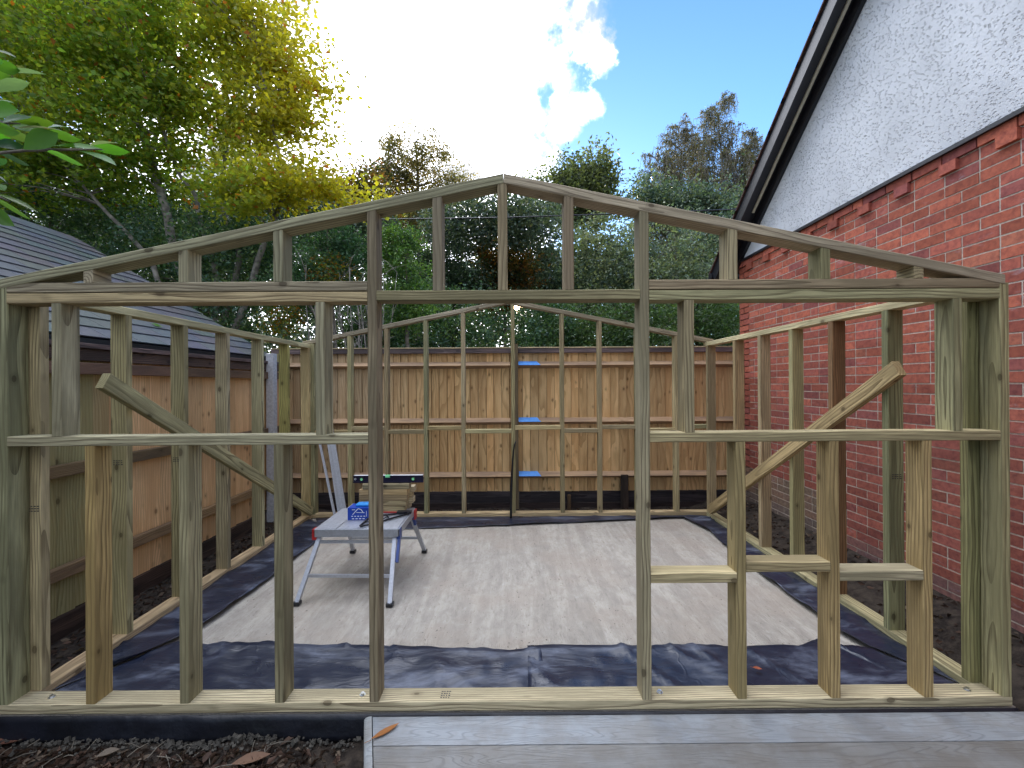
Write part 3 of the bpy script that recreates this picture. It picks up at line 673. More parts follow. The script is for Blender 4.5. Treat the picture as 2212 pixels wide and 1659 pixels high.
# ------------------------------------------------------------------ fences
def feather_boards(m, x0, x1, fn, z0, z1, base, seed, w=.105):
    r = random.Random(seed); x = x0
    while x < x1:
        ww = w * r.uniform(.88, 1.1); c = base(x, r); fn(m, x, min(x + ww, x1) - .005, z0 + r.uniform(-.004, .004), z1, c); x += ww
KF = 5.83                                     # back fence boards plane
XF = -2.97                                    # left fence boards plane
bf = empty('rear_fence', (0, KF, 0)); bf.location = (0, 0, 0)
tag(bf, 'orange-brown vertical board fence with three horizontal rails across the far end', 'fence')
ztop = PZ(763, 1106, KF); zbot = PZ(1061, 1106, KF)
def fb(m, a, b_, z0, z1, c):
    t_ = random.uniform(0, .012)
    vs = [(a, KF + .012, z0), (b_, KF + .002, z0), (b_, KF + .025, z0), (a, KF + .025, z0)]; vs += [(p[0], p[1], z1) for p in vs]
    m.add([(x, y - t_, z) for x, y, z in vs], [(0, 1, 5, 4), (1, 2, 6, 5), (2, 3, 7, 6), (3, 0, 4, 7), (4, 5, 6, 7), (3, 2, 1, 0)], c)
def backcol(x, r):
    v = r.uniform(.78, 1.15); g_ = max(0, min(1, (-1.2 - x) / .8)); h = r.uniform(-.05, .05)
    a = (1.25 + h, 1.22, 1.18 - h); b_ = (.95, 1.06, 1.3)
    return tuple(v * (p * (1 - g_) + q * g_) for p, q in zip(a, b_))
posts_x = [PX(603, KF), PX(1112, KF)]
for (a, b_) in ((PX(600, KF), PX(1112, KF)), (PX(1112, KF), 3.4)):
    m = MB(); feather_boards(m, a, b_, fb, zbot, ztop, backcol, int(a * 10) + 50); m.box(a, b_, KF + .026, KF + .032, zbot + .01, ztop - .002, (.12, .1, .09)); m.build('board_panel', M['fence'], bf, colattr=True)  # dark backing added behind the gaps to stop light leaking through
boxt('capping_rail', bf, PX(590, KF), 3.4, KF - .045, KF + .045, ztop, PZ(753, 1106, KF), mat='weathered', tint=(2.6, 2.4, 2.3))
boxt('lit_cap_strip', bf, PX(590, KF), 3.4, KF - .052, KF + .052, PZ(753, 1106, KF) + .001, PZ(750.5, 1106, KF), mat='pine', tint=(1.3, 1.25, 1.2))  # pale top strip paints the lit line along the fence cap
def arris(parent, x0, x1, yb, zc, s=.045):
    m = MB(); vs = [(x0, yb, zc + s), (x0, yb, zc - s), (x0, yb - s * 1.7, zc - s * .15), (x1, yb, zc + s), (x1, yb, zc - s), (x1, yb - s * 1.7, zc - s * .15)]
    m.add(vs, [(0, 3, 5, 2), (2, 5, 4, 1), (0, 1, 4, 3), (0, 2, 1), (3, 4, 5)]); o = m.build('rail', M['rail'], parent)
    o.color = (1.7, 1.6, 1.5, 1); return o
for i, py in enumerate((783.5, 904.5, 1020.5)):
    zc = PZ(py + 5, 1106, KF)
    arris(bf, PX(600, KF), PX(1104, KF) - .01, KF, zc); r2 = arris(bf, PX(1118, KF), 3.4, KF, zc)
    xx0, xx1 = PX(1120, KF - .05) , PX(1163, KF - .05); s = .045
    m = MB(); q = [(xx0, KF - .003, zc + s), (xx1 - .02, KF - .003, zc + s), (xx1 + .03, KF - .003 - s * 1.7, zc - s * .15), (xx0, KF - .003 - s * 1.7, zc - s * .15)]
    vs = [(x, y - .002, z + .004) for x, y, z in q] + [(x, y + .0015, z + .0005) for x, y, z in q]
    m.add(vs, [(0, 3, 2, 1), (0, 1, 5, 4), (1, 2, 6, 5), (2, 3, 7, 6), (3, 0, 4, 7)]); m.build('blue_strip', M['bluepaint'], bf)
m = MB(); 
boxt('post', bf, PX(1105, KF), PX(1119, KF), KF - .085, KF - .0, -.2, PZ(744, 1106, KF), mat='rail', tint=(.75, .72, .7))
boxt('post', bf, PX(599, KF), PX(611, KF), KF - .07, KF, -.2, PZ(765, 606, KF), mat='rail', tint=(1.3, 1.5, 1.3))
for (a, b_) in ((PX(600, KF), PX(1104, KF)), (PX(1120, KF), 3.4)):
    boxt('gravel_board', bf, a, b_, KF - .012, KF + .02, zbot - .15, zbot - .002, mat='weathered', tint=(.7, .7, .75))
    boxt('gravel_board', bf, a, b_, KF - .016, KF + .02, zbot - .29, zbot - .153, mat='weathered', tint=(.55, .5, .5))
boxt('stake', bf, PX(1337, KF), PX(1352, KF), KF - .10, KF - .05, -.2, PZ(1023, 1345, KF), mat='weathered', tint=(.6, .55, .5))
boxt('stake', bf, PX(1227, KF - .2), PX(1234, KF - .2), KF - .10, KF - .05, -.2, PZ(1066, 1228, KF), mat='rail', tint=(.5, .45, .4))

lf = empty('side_fence', (0, 0, 0))
tag(lf, 'brown vertical board fence with weathered cap along the left side, greenish at its near end', 'fence')
lz0, lz1 = .03, 1.80
def lb(m, a, b_, z0, z1, c):
    vs = [(XF - .012, a, z0), (XF - .002, b_, z0), (XF - .025, b_, z0), (XF - .025, a, z0)]; vs += [(p[0], p[1], z1) for p in vs]
    m.add(vs, [(0, 4, 5, 1), (1, 5, 6, 2), (2, 6, 7, 3), (3, 7, 4, 0), (4, 7, 6, 5), (0, 1, 2, 3)], c)
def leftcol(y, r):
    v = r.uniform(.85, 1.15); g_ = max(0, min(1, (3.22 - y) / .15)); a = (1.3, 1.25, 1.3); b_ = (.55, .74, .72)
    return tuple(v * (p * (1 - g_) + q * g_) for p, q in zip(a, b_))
for (a, b_) in ((1.6, 3.85), (3.85, 5.82)):
    m = MB(); feather_boards(m, a, b_, lb, lz0, lz1, leftcol, int(a * 7), .12); m.box(XF - .033, XF - .027, a, b_, lz0 + .01, lz1 - .002, (.12, .1, .09)); m.build('board_panel', M['fence'], lf, colattr=True)  # same added dark backing, keeps the board gaps dark
boxt('capping_rail', lf, XF - .05, XF + .045, 1.55, 5.8, lz1, lz1 + .035, mat='weathered', tint=(1.6, 1.45, 1.4))
boxt('fascia_board', lf, XF + .001, XF + .026, 1.55, 5.8, lz1 - .085, lz1 - .002, mat='weathered', tint=(1.5, 1.15, .9))
for py, t_ in ((1.66, (.75, .6, .6)), (.985, (.8, .72, .62)), (.32, (.85, .8, .7))):
    for (a, b_) in ((1.55, 3.84), (3.88, 5.8)):
        boxt('rail', lf, XF + .001, XF + .05, a, b_, py - .04, py + .04, mat='rail', tint=t_)
for (a, b_) in ((1.55, 3.84), (3.88, 5.8)): boxt('gravel_board', lf, XF - .01, XF + .02, a, b_, -.17, lz0 - .002, mat='weathered', tint=(.9, .7, .6))
boxt('stub_post', lf, XF + .02, XF + .10, 3.86, 3.95, -.2, .42, mat='weathered', tint=(.6, .55, .5))
m = MB(); x0 = XF + .02; m.box(x0, x0 + .09, 5.27, 5.36, -.2, PZ(764, 575, 5.3))
tag(m.build('concrete_post', M['concpost'], bevel=.008), 'pale grey concrete fence post by the left fence near the far corner', 'post')

# ------------------------------------------------------------------ neighbour's slate roof behind the left fence
nb = empty('neighbour_outbuilding', (0, 0, 0)); tag(nb, 'low outbuilding with grey slate roof and black gutter behind the left fence', 'building')
EX, EZ, RXg, RZg, YE = -3.22, 1.9, -5.9, 3.55, 5.95
EZ = 1.90
m = MB(); r = random.Random(3)
sl_ = Vector((RXg - EX, 0, RZg - EZ)); SL = sl_.length; sdv = sl_.normalized(); nrm = Vector((-sdv.z, 0, sdv.x)); nrm = nrm if nrm.z > 0 else -nrm
rows = int(SL / .19)
for j in range(rows):
    y = -1.0 + (0.15 if j % 2 else 0)
    while y < YE:
        wdt_ = .30; c = tuple(x * r.uniform(.8, 1.15) for x in (.085, .096, .115)); p = Vector((EX, y, EZ)) + sdv * (j * .19)
        a = p + nrm * .026; b_ = p + sdv * .36 + nrm * .004; y2 = min(y + wdt_ - .004, YE)
        vs = [(a.x, y, a.z), (a.x, y2, a.z), (b_.x, y2, b_.z), (b_.x, y, b_.z)]; vs += [(x - nrm.x * .009, q, z - nrm.z * .009) for x, q, z in vs]
        m.add(vs, [(0, 1, 2, 3), (7, 6, 5, 4), (0, 4, 5, 1), (1, 5, 6, 2), (3, 2, 6, 7), (0, 3, 7, 4)], c); y += wdt_
m.build('roof_slates', M['slate'], nb, colattr=True)
m = MB(); m.add([(EX, -1, EZ - .02), (EX, YE - .02, EZ - .02), (RXg, YE - .02, RZg - .02), (RXg, -1, RZg - .02), (-8.6, -1, EZ - .02), (-8.6, YE - .02, EZ - .02)],
               [(0, 1, 2, 3), (3, 2, 5, 4), (0, 3, 4), (1, 5, 2), (0, 4, 5, 1)]); m.build('roof_deck', M['black'], nb)
m = MB(); m.box(-8.5, EX - .12, -.95, YE - .15, -.12, EZ - .03); m.build('wall', M['weathered'], nb)
m = MB(); sec = [(-.0, 0), (.0, -.05), (.03, -.085), (.07, -.085), (.10, -.05), (.10, 0), (.088, 0), (.085, -.045), (.06, -.07), (.035, -.07), (.012, -.045), (.012, 0)]
n = len(sec); vs = [(EX - .02 + a, y, EZ - .005 + b_) for y in (-1, YE) for a, b_ in sec]; m.add(vs, [(i, (i + 1) % n, (i + 1) % n + n, i + n) for i in range(n)]); m.build('gutter', M['black'], nb)

kk_ = (RZg - EZ) / (EX - RXg)
for i, (px, py, lab) in enumerate(((202, 665, 'small green leaf lying on the slate roof, nearer the viewer'), (343, 706, 'green leaf pair lying low on the slate roof near its gutter'))):
    a_ = (px - VX) / F; b2 = -(py + ROLL * (px - CX) - HY) / F; Yq = (EZ + .03 - CZ + EX * kk_) / (b2 + a_ * kk_)
    m = MB(); c0 = Vector((a_ * Yq, Yq, CZ + b2 * Yq)) + nrm * .012
    for k in range(1 + i):
        ya = Vector((0, 1, 0)) * .055; xa = sdv * .016; o2 = c0 + sdv * .03 * k
        m.add([o2 - ya, o2 - ya * .3 - xa, o2 + ya * .4 - xa * .8, o2 + ya, o2 + ya * .4 + xa * .8, o2 - ya * .3 + xa, o2 + nrm * .008], [(0, 1, 6), (1, 2, 6), (2, 3, 6), (3, 4, 6), (4, 5, 6), (5, 0, 6)], (.10, .24, .03))
    tag(m.build('fallen_leaf', M['roofleaf'], colattr=True), lab, 'leaf')

# ------------------------------------------------------------------ brick house on the right
hs_ = empty('brick_house', (0, 0, 0)); tag(hs_, 'red brick house gable end with white pebbledash above and black bargeboard, right side', 'house')
WX, WY1, WY0, WZ = 3.0, 5.69, -1.2, 3.10
c_h, b_l, jt = .075, .225, .010
m = MB(); r = random.Random(5)
def brickcol(r, z, y):
    k = r.random(); v = r.uniform(.72, 1.2)
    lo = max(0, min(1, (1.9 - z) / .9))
    if k < .55: c = (.54, .155, .09)
    elif k < .85: c = (.47, .135, .09)
    elif k < .93: c = (.36, .11, .09)
    else: c = (.50, .17, .10)
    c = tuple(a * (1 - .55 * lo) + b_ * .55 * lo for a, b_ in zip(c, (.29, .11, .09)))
    return tuple(x * v for x in c)
ZB = WZ - 44 * c_h
ncourse = 44
for k in range(ncourse):
    z0 = ZB + k * c_h; z1 = z0 + c_h - jt; proj = 0; y = WY1 - (0 if k % 2 else .1125) ; head = (k % 6 == 2)
    if k == ncourse - 1: proj = .018
    first = True; y = WY1
    if k % 2: y_next = WY1 - .1025
    else: y_next = WY1 - .215
    cnt = 0
    while y > .9:
        ln = .215
        if (first and k % 2) or (head and cnt % 3 == 1) or (r.random() < .06): ln = .1025
        first = False
        if k < 43:
            c = brickcol(r, z0, y)
            if k < 9 and y > 4.3: c = tuple(a * .5 + b_ * .5 for a, b_ in zip(c, (.16, .24, .16)))
            if k < 5: c = tuple(a * .5 + b_ * .5 for a, b_ in zip(c, (.16, .15, .14)))
        else: c = brickcol(r, z0, y)
        jx = r.uniform(-.0015, .0015)
        if z0 > -.15: m.box(WX - proj - .0035 + jx, WX + .05, y - ln, y, z0, z1, c)
        y -= ln + jt; cnt += 1
    if k == ncourse - 2:                      # dentil headers under the projecting course
        y = 3.083 - .27 * 4 + 1.0
        yy = 3.013 + .353 * 7
        while yy > .9:
            m.box(WX - .030, WX + .01, yy - .118, yy - .002, z0 + .002, z1 + .006, brickcol(r, z0, yy)); yy -= .353
m.build('brickwork', M['brick'], hs_, colattr=True, bevel=0)
m = MB(); m.box(WX, WX + .22, WY0, WY1 - .003, -.2, WZ - .004); m.box(WX, WX + 7, WY1 - .22, WY1 - .004, -.2, WZ - .004); m.build('mortar_bed', M['mortar'], hs_)
slope = (4.764 - 3.11) / (WY1 - 3.67)
yap = 1.55; zap = WZ + (WY1 - yap) * slope; ylow = yap - (WY1 - yap)
m = MB(); xo = WX - .022
tri = [(WY1, WZ - .004), (yap, zap), (ylow, WZ - .004)]
m.add([(xo, y, z) for y, z in tri] + [(WX + .2, y, z) for y, z in tri], [(0, 1, 2), (5, 4, 3), (0, 3, 4, 1), (1, 4, 5, 2), (2, 5, 3, 0)])
m.build('rendered_gable', M['render'], hs_)
m = MB(); m.box(WX - .045, WX, WY0 - 1, WY1, WZ - .016, WZ + .012); m.build('drip_bead', M['black'], hs_)
# verge: soffit, inner and outer bargeboards, pale strip painting light reflected in the soffit gap, tile edge. Built along the slope
th = math.atan(slope); du = Vector((0, -math.cos(th), math.sin(th))); nu_ = Vector((0, math.sin(th), math.cos(th)))
O = Vector((0, WY1 + .20, WZ - .20 * slope)); LNG = (O.y - yap) / math.cos(th)
def slopebox(m, xa, xb, s0, s1, n0, n1, c=(1, 1, 1)):
    vs = []
    for n_ in (n0, n1):
        for s_ in (s0, s1):
            for x in (xa, xb): p = O + du * s_ + nu_ * n_; vs.append((x, p.y, p.z))
    m.add(vs, [(0, 2, 3, 1), (4, 5, 7, 6), (0, 1, 5, 4), (2, 6, 7, 3), (0, 4, 6, 2), (1, 3, 7, 5)], c)
XO = 2.76
m = MB(); slopebox(m, WX - .06, WX - .024, 0, LNG, -.075, .10); m.build('inner_fascia', M['black'], hs_)
m = MB(); slopebox(m, XO + .02, WX - .061, 0, LNG, .028, .06); m.build('soffit', M['black'], hs_)
m = MB(); slopebox(m, XO, XO + .024, -.0, LNG, -.02, .13); m.build('bargeboard', M['black'], hs_)
m = MB(); slopebox(m, XO + .115, XO + .142, .95, LNG, .012, .030); m.build('reflected_light_strip', M['cream'], hs_)
m = MB(); k = 0; s_ = -.04
while s_ < LNG:
    c = random.uniform(.8, 1.1); slopebox(m, XO - .022, XO + .3, s_, s_ + .345, .135 + .0, .150 + .0); s_ += .30
    k += 1
m.build('verge_tiles', M['tile'], hs_)
m = MB(); slopebox(m, XO + .03, 11, -.05, LNG, .10, .134); m.build('roof_slope', M['tile'], hs_)
m = MB(); yl = O.y + .06; zl = O.z + .05
m.tube([(XO - .02, yl + .02, zl), (10, yl + .02, zl)], .055, 10); m.build('gutter', M['black'], hs_)
# yellow staining, vent and plants are part of the wall's wear: an air brick low down
m = MB(); m.box(WX - .008, WX + .02, 4.02, 4.24, .33, .40)
for i in range(4):
    for j in range(9): m.box(WX - .012, WX - .0075, 4.03 + j * .023, 4.045 + j * .023, .336 + i * .016, .345 + i * .016)
m.build('air_brick', M['mortar'], hs_)

# ------------------------------------------------------------------ platform, offcuts, level, tools
pf = empty('work_platform', (0, 0, 0)); tag(pf, 'folding aluminium hop-up work platform with red and blue corner caps on the slab', 'platform')
PH = .46
Yn = (CZ - PH) * F / (1141 - HY - 1.5); Yf = (CZ - PH) * F / (1097 - HY - 1.5)
xl0, xr0 = PX(681, Yn), PX(858, Yn); 
m = MB(); nb_ = 4; wb = (xr0 - xl0) / nb_
for i in range(nb_):
    m.box(xl0 + i * wb + .002, xl0 + (i + 1) * wb - .004, Yn, Yf, PH - .012, PH)
    for q_ in range(5): m.box(xl0 + i * wb + .012 + q_ * (wb - .03) / 4.3, xl0 + i * wb + .017 + q_ * (wb - .03) / 4.3, Yn + .004, Yf - .004, PH - .001, PH + .0016)
m.build('deck_top', M['alu'], pf)
for q0, q1 in ((Yn - .012, Yn - .001), (Yf + .001, Yf + .012)):
    m = MB(); m.box(xl0 - .004, xr0 + .004, q0, q1, PH - .058, PH - .001); m.build('end_rail', M['alu'], pf, bevel=.003)
for q0, q1 in ((xl0 - .012, xl0 - .001), (xr0 + .001, xr0 + .012)):
    m = MB(); m.box(q0, q1, Yn, Yf, PH - .055, PH - .002); m.build('side_rail', M['alu'], pf)
def bar(m, p0, p1, w_, h_, side=(1, 0, 0)):
    p0, p1 = Vector(p0), Vector(p1); X = (p1 - p0).normalized(); Y_ = Vector(side); Y_ = (Y_ - X * Y_.dot(X)).normalized(); Z_ = X.cross(Y_)
    vs = [p + Y_ * a * w_ / 2 + Z_ * b_ * h_ / 2 for p in (p0, p1) for a, b_ in ((-1, -1), (1, -1), (1, 1), (-1, 1))]
    m.add(vs, [(3, 2, 1, 0), (4, 5, 6, 7), (0, 1, 5, 4), (1, 2, 6, 5), (2, 3, 7, 6), (3, 0, 4, 7)])
feet = {'nl': G(640, 1305), 'nr': G(840, 1308), 'fl': G(761, 1193), 'fr': G(915, 1193)}
tops = {'nl': (xl0 + .02, Yn + .03), 'nr': (xr0 - .03, Yn + .03), 'fl': (xl0 + .03, Yf - .03), 'fr': (xr0 - .02, Yf - .03)}
LP = {}
for k in feet:
    a = Vector((*tops[k], PH - .06)); b_ = Vector((*feet[k], .018)); LP[k] = (a, b_)
    m = MB(); bar(m, a, b_, .030, .026); bar(m, a + Vector((.0, -.014, 0)), b_ + Vector((.0, -.014, 0)), .012, .006); lg = m.build('leg', M['alu'], pf, bevel=.0015)
    m = MB(); m.box(b_.x - .024, b_.x + .024, b_.y - .024, b_.y + .024, .0, .024); m.build('rubber_foot', M['black'], lg, bevel=.004)
for a, b_ in (('nl', 'nr'), ('fl', 'fr')):
    m = MB(); 
    p = LP[a][0].lerp(LP[a][1], .10); q = LP[b_][0].lerp(LP[b_][1], .10); bar(m, p, q, .012, .022, (0, 1, 0)); m.build('crossbar', M['alu'], pf)
    m = MB(); p = LP[a][0].lerp(LP[a][1], .62); q = LP[b_][0].lerp(LP[b_][1], .62); bar(m, p, q, .018, .020, (0, 1, 0)); m.build('crossbar', M['alu'], pf)
for k, mt, dx_ in (('nl', 'redplastic', -.018), ('nr', 'blueplastic', .018), ('fl', 'blueplastic', -.018), ('fr', 'redplastic', .018)):
    a = LP[k][0]; m = MB(); m.box(a.x + dx_ - .016 + (-.016 if dx_ < 0 else .016), a.x + dx_ + .012 + (-.010 if dx_ < 0 else .016), a.y - .03, a.y + .03, PH - .085, PH - .004); m.build('corner_cap', M[mt], pf, bevel=.006)
m = MB(); a = LP['nr'][0]; bar(m, a + Vector((.035, 0, 0)), LP['nr'][0].lerp(LP['nr'][1], .42) + Vector((.03, 0, 0)), .02, .03); m.build('hinge_plate', M['blueplastic'], pf)
a = LP['fr'][0]; m = MB(); bar(m, a + Vector((.02, -.035, .03)), LP['fr'][0].lerp(LP['fr'][1], .2) + Vector((.02, -.03, 0)), .02, .03); m.build('hinge_plate', M['blueplastic'], pf)

SY = 3.69
def sx(cx, Y): return PX((cx / 9.217 + 840) * .864, Y)        # from the close-up
rowz = PH + .0005; hgt = .0455
rows_ = [(490, 1565), (515, 1600), (520, 1620), (525, 1625), (600, 1670)]
names = ['bottom', 'second', 'third', 'fourth', 'top']
for i, (a, b_) in enumerate(rows_):
    z0 = rowz + i * (hgt + .0025)
    o = boxt('timber_offcut', None, sx(a, SY), sx(b_, SY), SY, SY + .092, z0, z0 + hgt, tint=((.95, .95, .85), (.85, .85, .78), (1.05, 1, .85), (1.2, 1.1, .85), (1, .98, .85))[i])
    tag(o, ['short timber offcut in the front row on the platform, bottom of its stack', 'short timber offcut in the front row, second from the bottom', 'short timber offcut in the front row, middle of its stack', 'short timber offcut with a knot in the front row, just under the top one', 'shorter timber offcut topmost on the stack, under the spirit level'][i], 'timber offcut', 'timber offcuts stacked on the platform')
    if i < 4:
        o = boxt('timber_offcut', None, sx(a, SY) + .02, sx(b_, SY) + .018 * (1 + i % 2), SY + .100, SY + .192, z0, z0 + hgt, tint=(1.3, 1.25, 1.15))
        tag(o, ['short timber offcut in the rear row on the platform, bottom of its stack', 'short timber offcut in the rear row, second from the bottom', 'short timber offcut in the rear row, third from the bottom', 'short timber offcut in the rear row, its topmost piece'][i], 'timber offcut', 'timber offcuts stacked on the platform')
zl_ = rowz + 5 * (hgt + .0025)
lv = empty('spirit_level', (0, 0, 0)); tag(lv, 'navy spirit level with green vials lying on the top offcut', 'spirit level')
a, b_ = sx(385, SY + .03), sx(1995, SY + .03)
m = MB(); y = SY + .03; m.box(a, b_, y, y + .024, zl_ + .001, zl_ + .012); m.box(a, b_, y + .006, y + .018, zl_ + .012, zl_ + .052); m.box(a, b_, y, y + .024, zl_ + .052, zl_ + .063); m.build('level_body', M['navy'], lv)
m = MB(); m.box(a + .006, b_ - .004, y - .0005, y + .0245, zl_ + .0632, zl_ + .0645); m.build('level_edge', M['white'], lv)
for cx in (580, 1765):
    xx = sx(cx, y); m = MB(); m.tube([(xx, y - .001, zl_ + .032), (xx, y + .022, zl_ + .032)], .020, 20); v_ = m.build('vial_ring', M['black'], lv)
    m = MB(); m.tube([(xx, y - .003, zl_ + .032), (xx, y + .0225, zl_ + .032)], .0115, 16); m.build('vial', M['green'], v_)
xx = sx(1180, y); m = MB(); m.box(xx - .02, xx + .02, y - .002, y + .026, zl_ + .046, zl_ + .0648); m.build('vial', M['green'], lv)
m = MB(); xx = sx(432, y)
for i in range(14):
    a0, a1 = 2 * math.pi * i / 14, 2 * math.pi * (i + 1) / 14
    bar(m, (xx + .007 * math.cos(a0), y + .0045, zl_ + .033 + .007 * math.sin(a0)), (xx + .007 * math.cos(a1), y + .0045, zl_ + .033 + .007 * math.sin(a1)), .003, .003, (0, 1, 0))
m.build('hang_hole', M['white'], lv)

bxo = empty('screw_box', (0, 0, 0)); tag(bxo, 'blue cardboard box of fixings with white marks lying on the platform', 'box')
BYx = 3.475; a, b_ = sx(255, BYx), sx(255, BYx) + .225
m = MB(); m.box(a, b_, BYx, BYx + .13, PH + .0005, PH + .098); m.build('box_body', M['bluebox'], bxo, bevel=.003)
m = MB(); m.box(a + .05, b_ - .01, BYx + .03, BYx + .12, PH + .099, PH + .118); m.build('bag_on_lid', M['bluelid'], bxo, bevel=.012)
m = MB(); m.box(a - .003, a - .0005, BYx + .002, BYx + .128, PH + .001, PH + .097); m.build('end_flap', M['white'], bxo)
m = MB(); q = BYx - .0008
def stroke(pts, w_=.005):
    for p0, p1 in zip(pts, pts[1:]): bar(m, (a + p0[0], q, PH + p0[1]), (a + p1[0], q, PH + p1[1]), .0016, w_, (0, 1, 0))
stroke([(.040, .045), (.062, .068), (.085, .093), (.108, .085), (.122, .065)])
stroke([(.070, .062), (.135, .060)], .004); stroke([(.035, .083), (.060, .084)], .004)
for i in range(5): stroke([(.03 + i * .024, .032), (.044 + i * .024, .032)], .005)
for i in range(4): stroke([(.035 + i * .028, .012), (.052 + i * .028, .012)], .006)
stroke([(.15, .030), (.15, .075)], .003)
m.build('printing', M['white'], bxo)
# black open tool frame and red pencil
tf = empty('tool_frame', (0, 0, 0)); tag(tf, 'black open steel tool frame lying on the near edge of the platform top', 'tool')
def onp(cx, cy):                               # point on the platform top from the close-up
    px, py = (cx / 9.217 + 840) * .864, (cy / 9.217 + 1150) * .864
    Y = (CZ - PH - .012) * F / (py + ROLL * (px - CX) - HY); return Vector((PX(px, Y), Y, PH + .012))
m = MB(); P = [onp(545, 1510), onp(770, 1300), onp(1200, 1255), onp(1650, 1205)]; Q = [onp(545, 1525), onp(900, 1450), onp(1300, 1330), onp(1650, 1240)]
for A in (P, Q):
    m.tube(A, .0075, 8)
m.tube([onp(640, 1430), onp(880, 1415), onp(1150, 1320)], .005, 6)
for A in (P[1], ): m.tube([A, onp(1000, 1400)], .005, 6)
m.tube([P[3], Q[3]], .008, 8); m.tube([onp(1150, 1262), onp(1220, 1350)], .006, 6); m.build('steel_frame', M['blackmetal'], tf, smooth=True)
m = MB(); p = onp(1560, 1195); m.box(p.x - .06, p.x + .06, p.y - .02, p.y + .03, PH + .0005, PH + .02); m.build('handle', M['black'], tf, bevel=.005)
m = MB(); p, q2 = onp(980, 1185), onp(1400, 1190); bar(m, p + Vector((0, 0, -.004)), q2 + Vector((0, 0, -.004)), .010, .010)
m.box(0, 0, 0, 0, 0, 0); tag(m.build('marking_pencil', M['redplastic']), 'red flat pencil lying in front of the offcut stack', 'pencil')

# aluminium rails leaning in the far left corner
for i, (t0, b0, lab) in enumerate((((690, 950), (727, 1112), 'thin aluminium straight edge leaning at the far left corner, leftmost of three'), ((708, 930), (738, 1110), 'wide aluminium rail leaning at the far left corner, middle of three'), ((716, 930), (748, 1106), 'grey aluminium rail leaning at the far left corner, rightmost of three'))):
    Yb_ = 4.72; Yt = 5.03; a = Vector((PX(b0[0], Yb_), Yb_, .02)); dirx = PX(t0[0], Yt) - a.x; zt_ = PZ(t0[1], t0[0], Yt)
    b_ = Vector((PX(t0[0], Yt), Yt, zt_)); b_ = a + (b_ - a) * 1.06
    m = MB(); wd = (.022, .05, .045)[i]; bar(m, a, b_, wd, .02)
    bar(m, a + Vector((-wd * .4, -.012, 0)), b_ + Vector((-wd * .4, -.012, 0)), .005, .006); bar(m, a + Vector((wd * .35, -.012, 0)), b_ + Vector((wd * .35, -.012, 0)), .005, .006)
    
    tag(m.build('aluminium_rail', M['alu'], bevel=.0012), lab, 'rail', 'aluminium rails leaning in the corner')
# black bar standing at the middle stud
def onk(cx, cy, Y): px, py = (cx / 6.383 + 1230) * .864, (cy / 6.383 + 1060) * .864; return at(px, py, Y)
Ybar = KY - .03
pts = [onk(290, 1500, Ybar - .05), onk(290, 1380, Ybar - .04), onk(296, 1100, Ybar - .02), onk(310, 800, Ybar), onk(322, 600, Ybar), onk(338, 430, Ybar), onk(356, 330, Ybar), onk(378, 275, Ybar - .005)]
m = MB(); m.tube(pts, [.013, .013, .014, .0125, .010, .009, .009, .005], 10)
tag(m.build('pry_bar', M['blackmetal'], smooth=True), 'tall black steel bar with curved tip standing against the middle rear stud', 'bar')

# overhead cable
m = MB(); P = [at(700, 476, 8.0), at(830, 474, 8.0), at(1100, 469.5, 8.2), at(1329, 461.5, 8.4), at(1502, 455, 8.5), at(1640, 449, 8.6)]
m.tube(P, .011, 6); tag(m.build('overhead_cable', M['black'], smooth=True), 'thin black cable strung across in front of the far trees', 'cable')

# ------------------------------------------------------------------ laurel branch close on the left
lr = empty('laurel_bush', tuple(at(-300, 1200, 1.75))); inv = lr.location.copy()
tag(lr, 'glossy green laurel leaves reaching in from the left edge, close to the viewer', 'bush')
LL = [(-60, 20, 170, 90, 60, 1), (-90, 260, 120, 250, 70, 0), (-60, 620, 120, 690, 70, 2), (60, 760, 330, 800, 60, 0), (180, 700, 560, 720, 40, 1), (-70, 800, 120, 780, 60, 0), (-40, 1180, 60, 1240, 60, 0), (-50, 150, 205, 205, 90, 0), (50, 220, 430, 235, 20, 1), (-60, 350, 285, 305, 60, 1), (-60, 400, 230, 365, 25, 1), (-80, 560, 190, 550, 150, 0), (50, 650, 300, 600, 60, 1),
      (150, 640, 500, 655, 50, 0), (230, 880, 525, 740, 170, 0), (130, 680, 400, 700, 110, 0), (480, 850, 930, 892, 72, 0), (800, 868, 1145, 905, 60, 0), (800, 850, 1045, 828, 38, 1),
      (430, 900, 745, 1020, 48, 0), (700, 895, 1025, 1020, 45, 0), (420, 740, 720, 800, 60, 0), (-50, 1250, 355, 1430, 60, 0), (-60, 1290, 295, 1490, 60, 0), (-90, 1400, 150, 1545, 120, 0),
      (0, 910, 280, 1020, 50, 2), (-30, 850, 230, 850, 90, 2), (-40, 960, 75, 1010, 60, 2), (-30, 1100, 80, 1170, 50, 2), (-60, 700, 200, 740, 80, 0), (430, 695, 610, 690, 18, 1), (-100, 60, 60, 130, 90, 0), (-80, 480, 150, 480, 60, 0)]
m = MB(); r = random.Random(12); tips = []
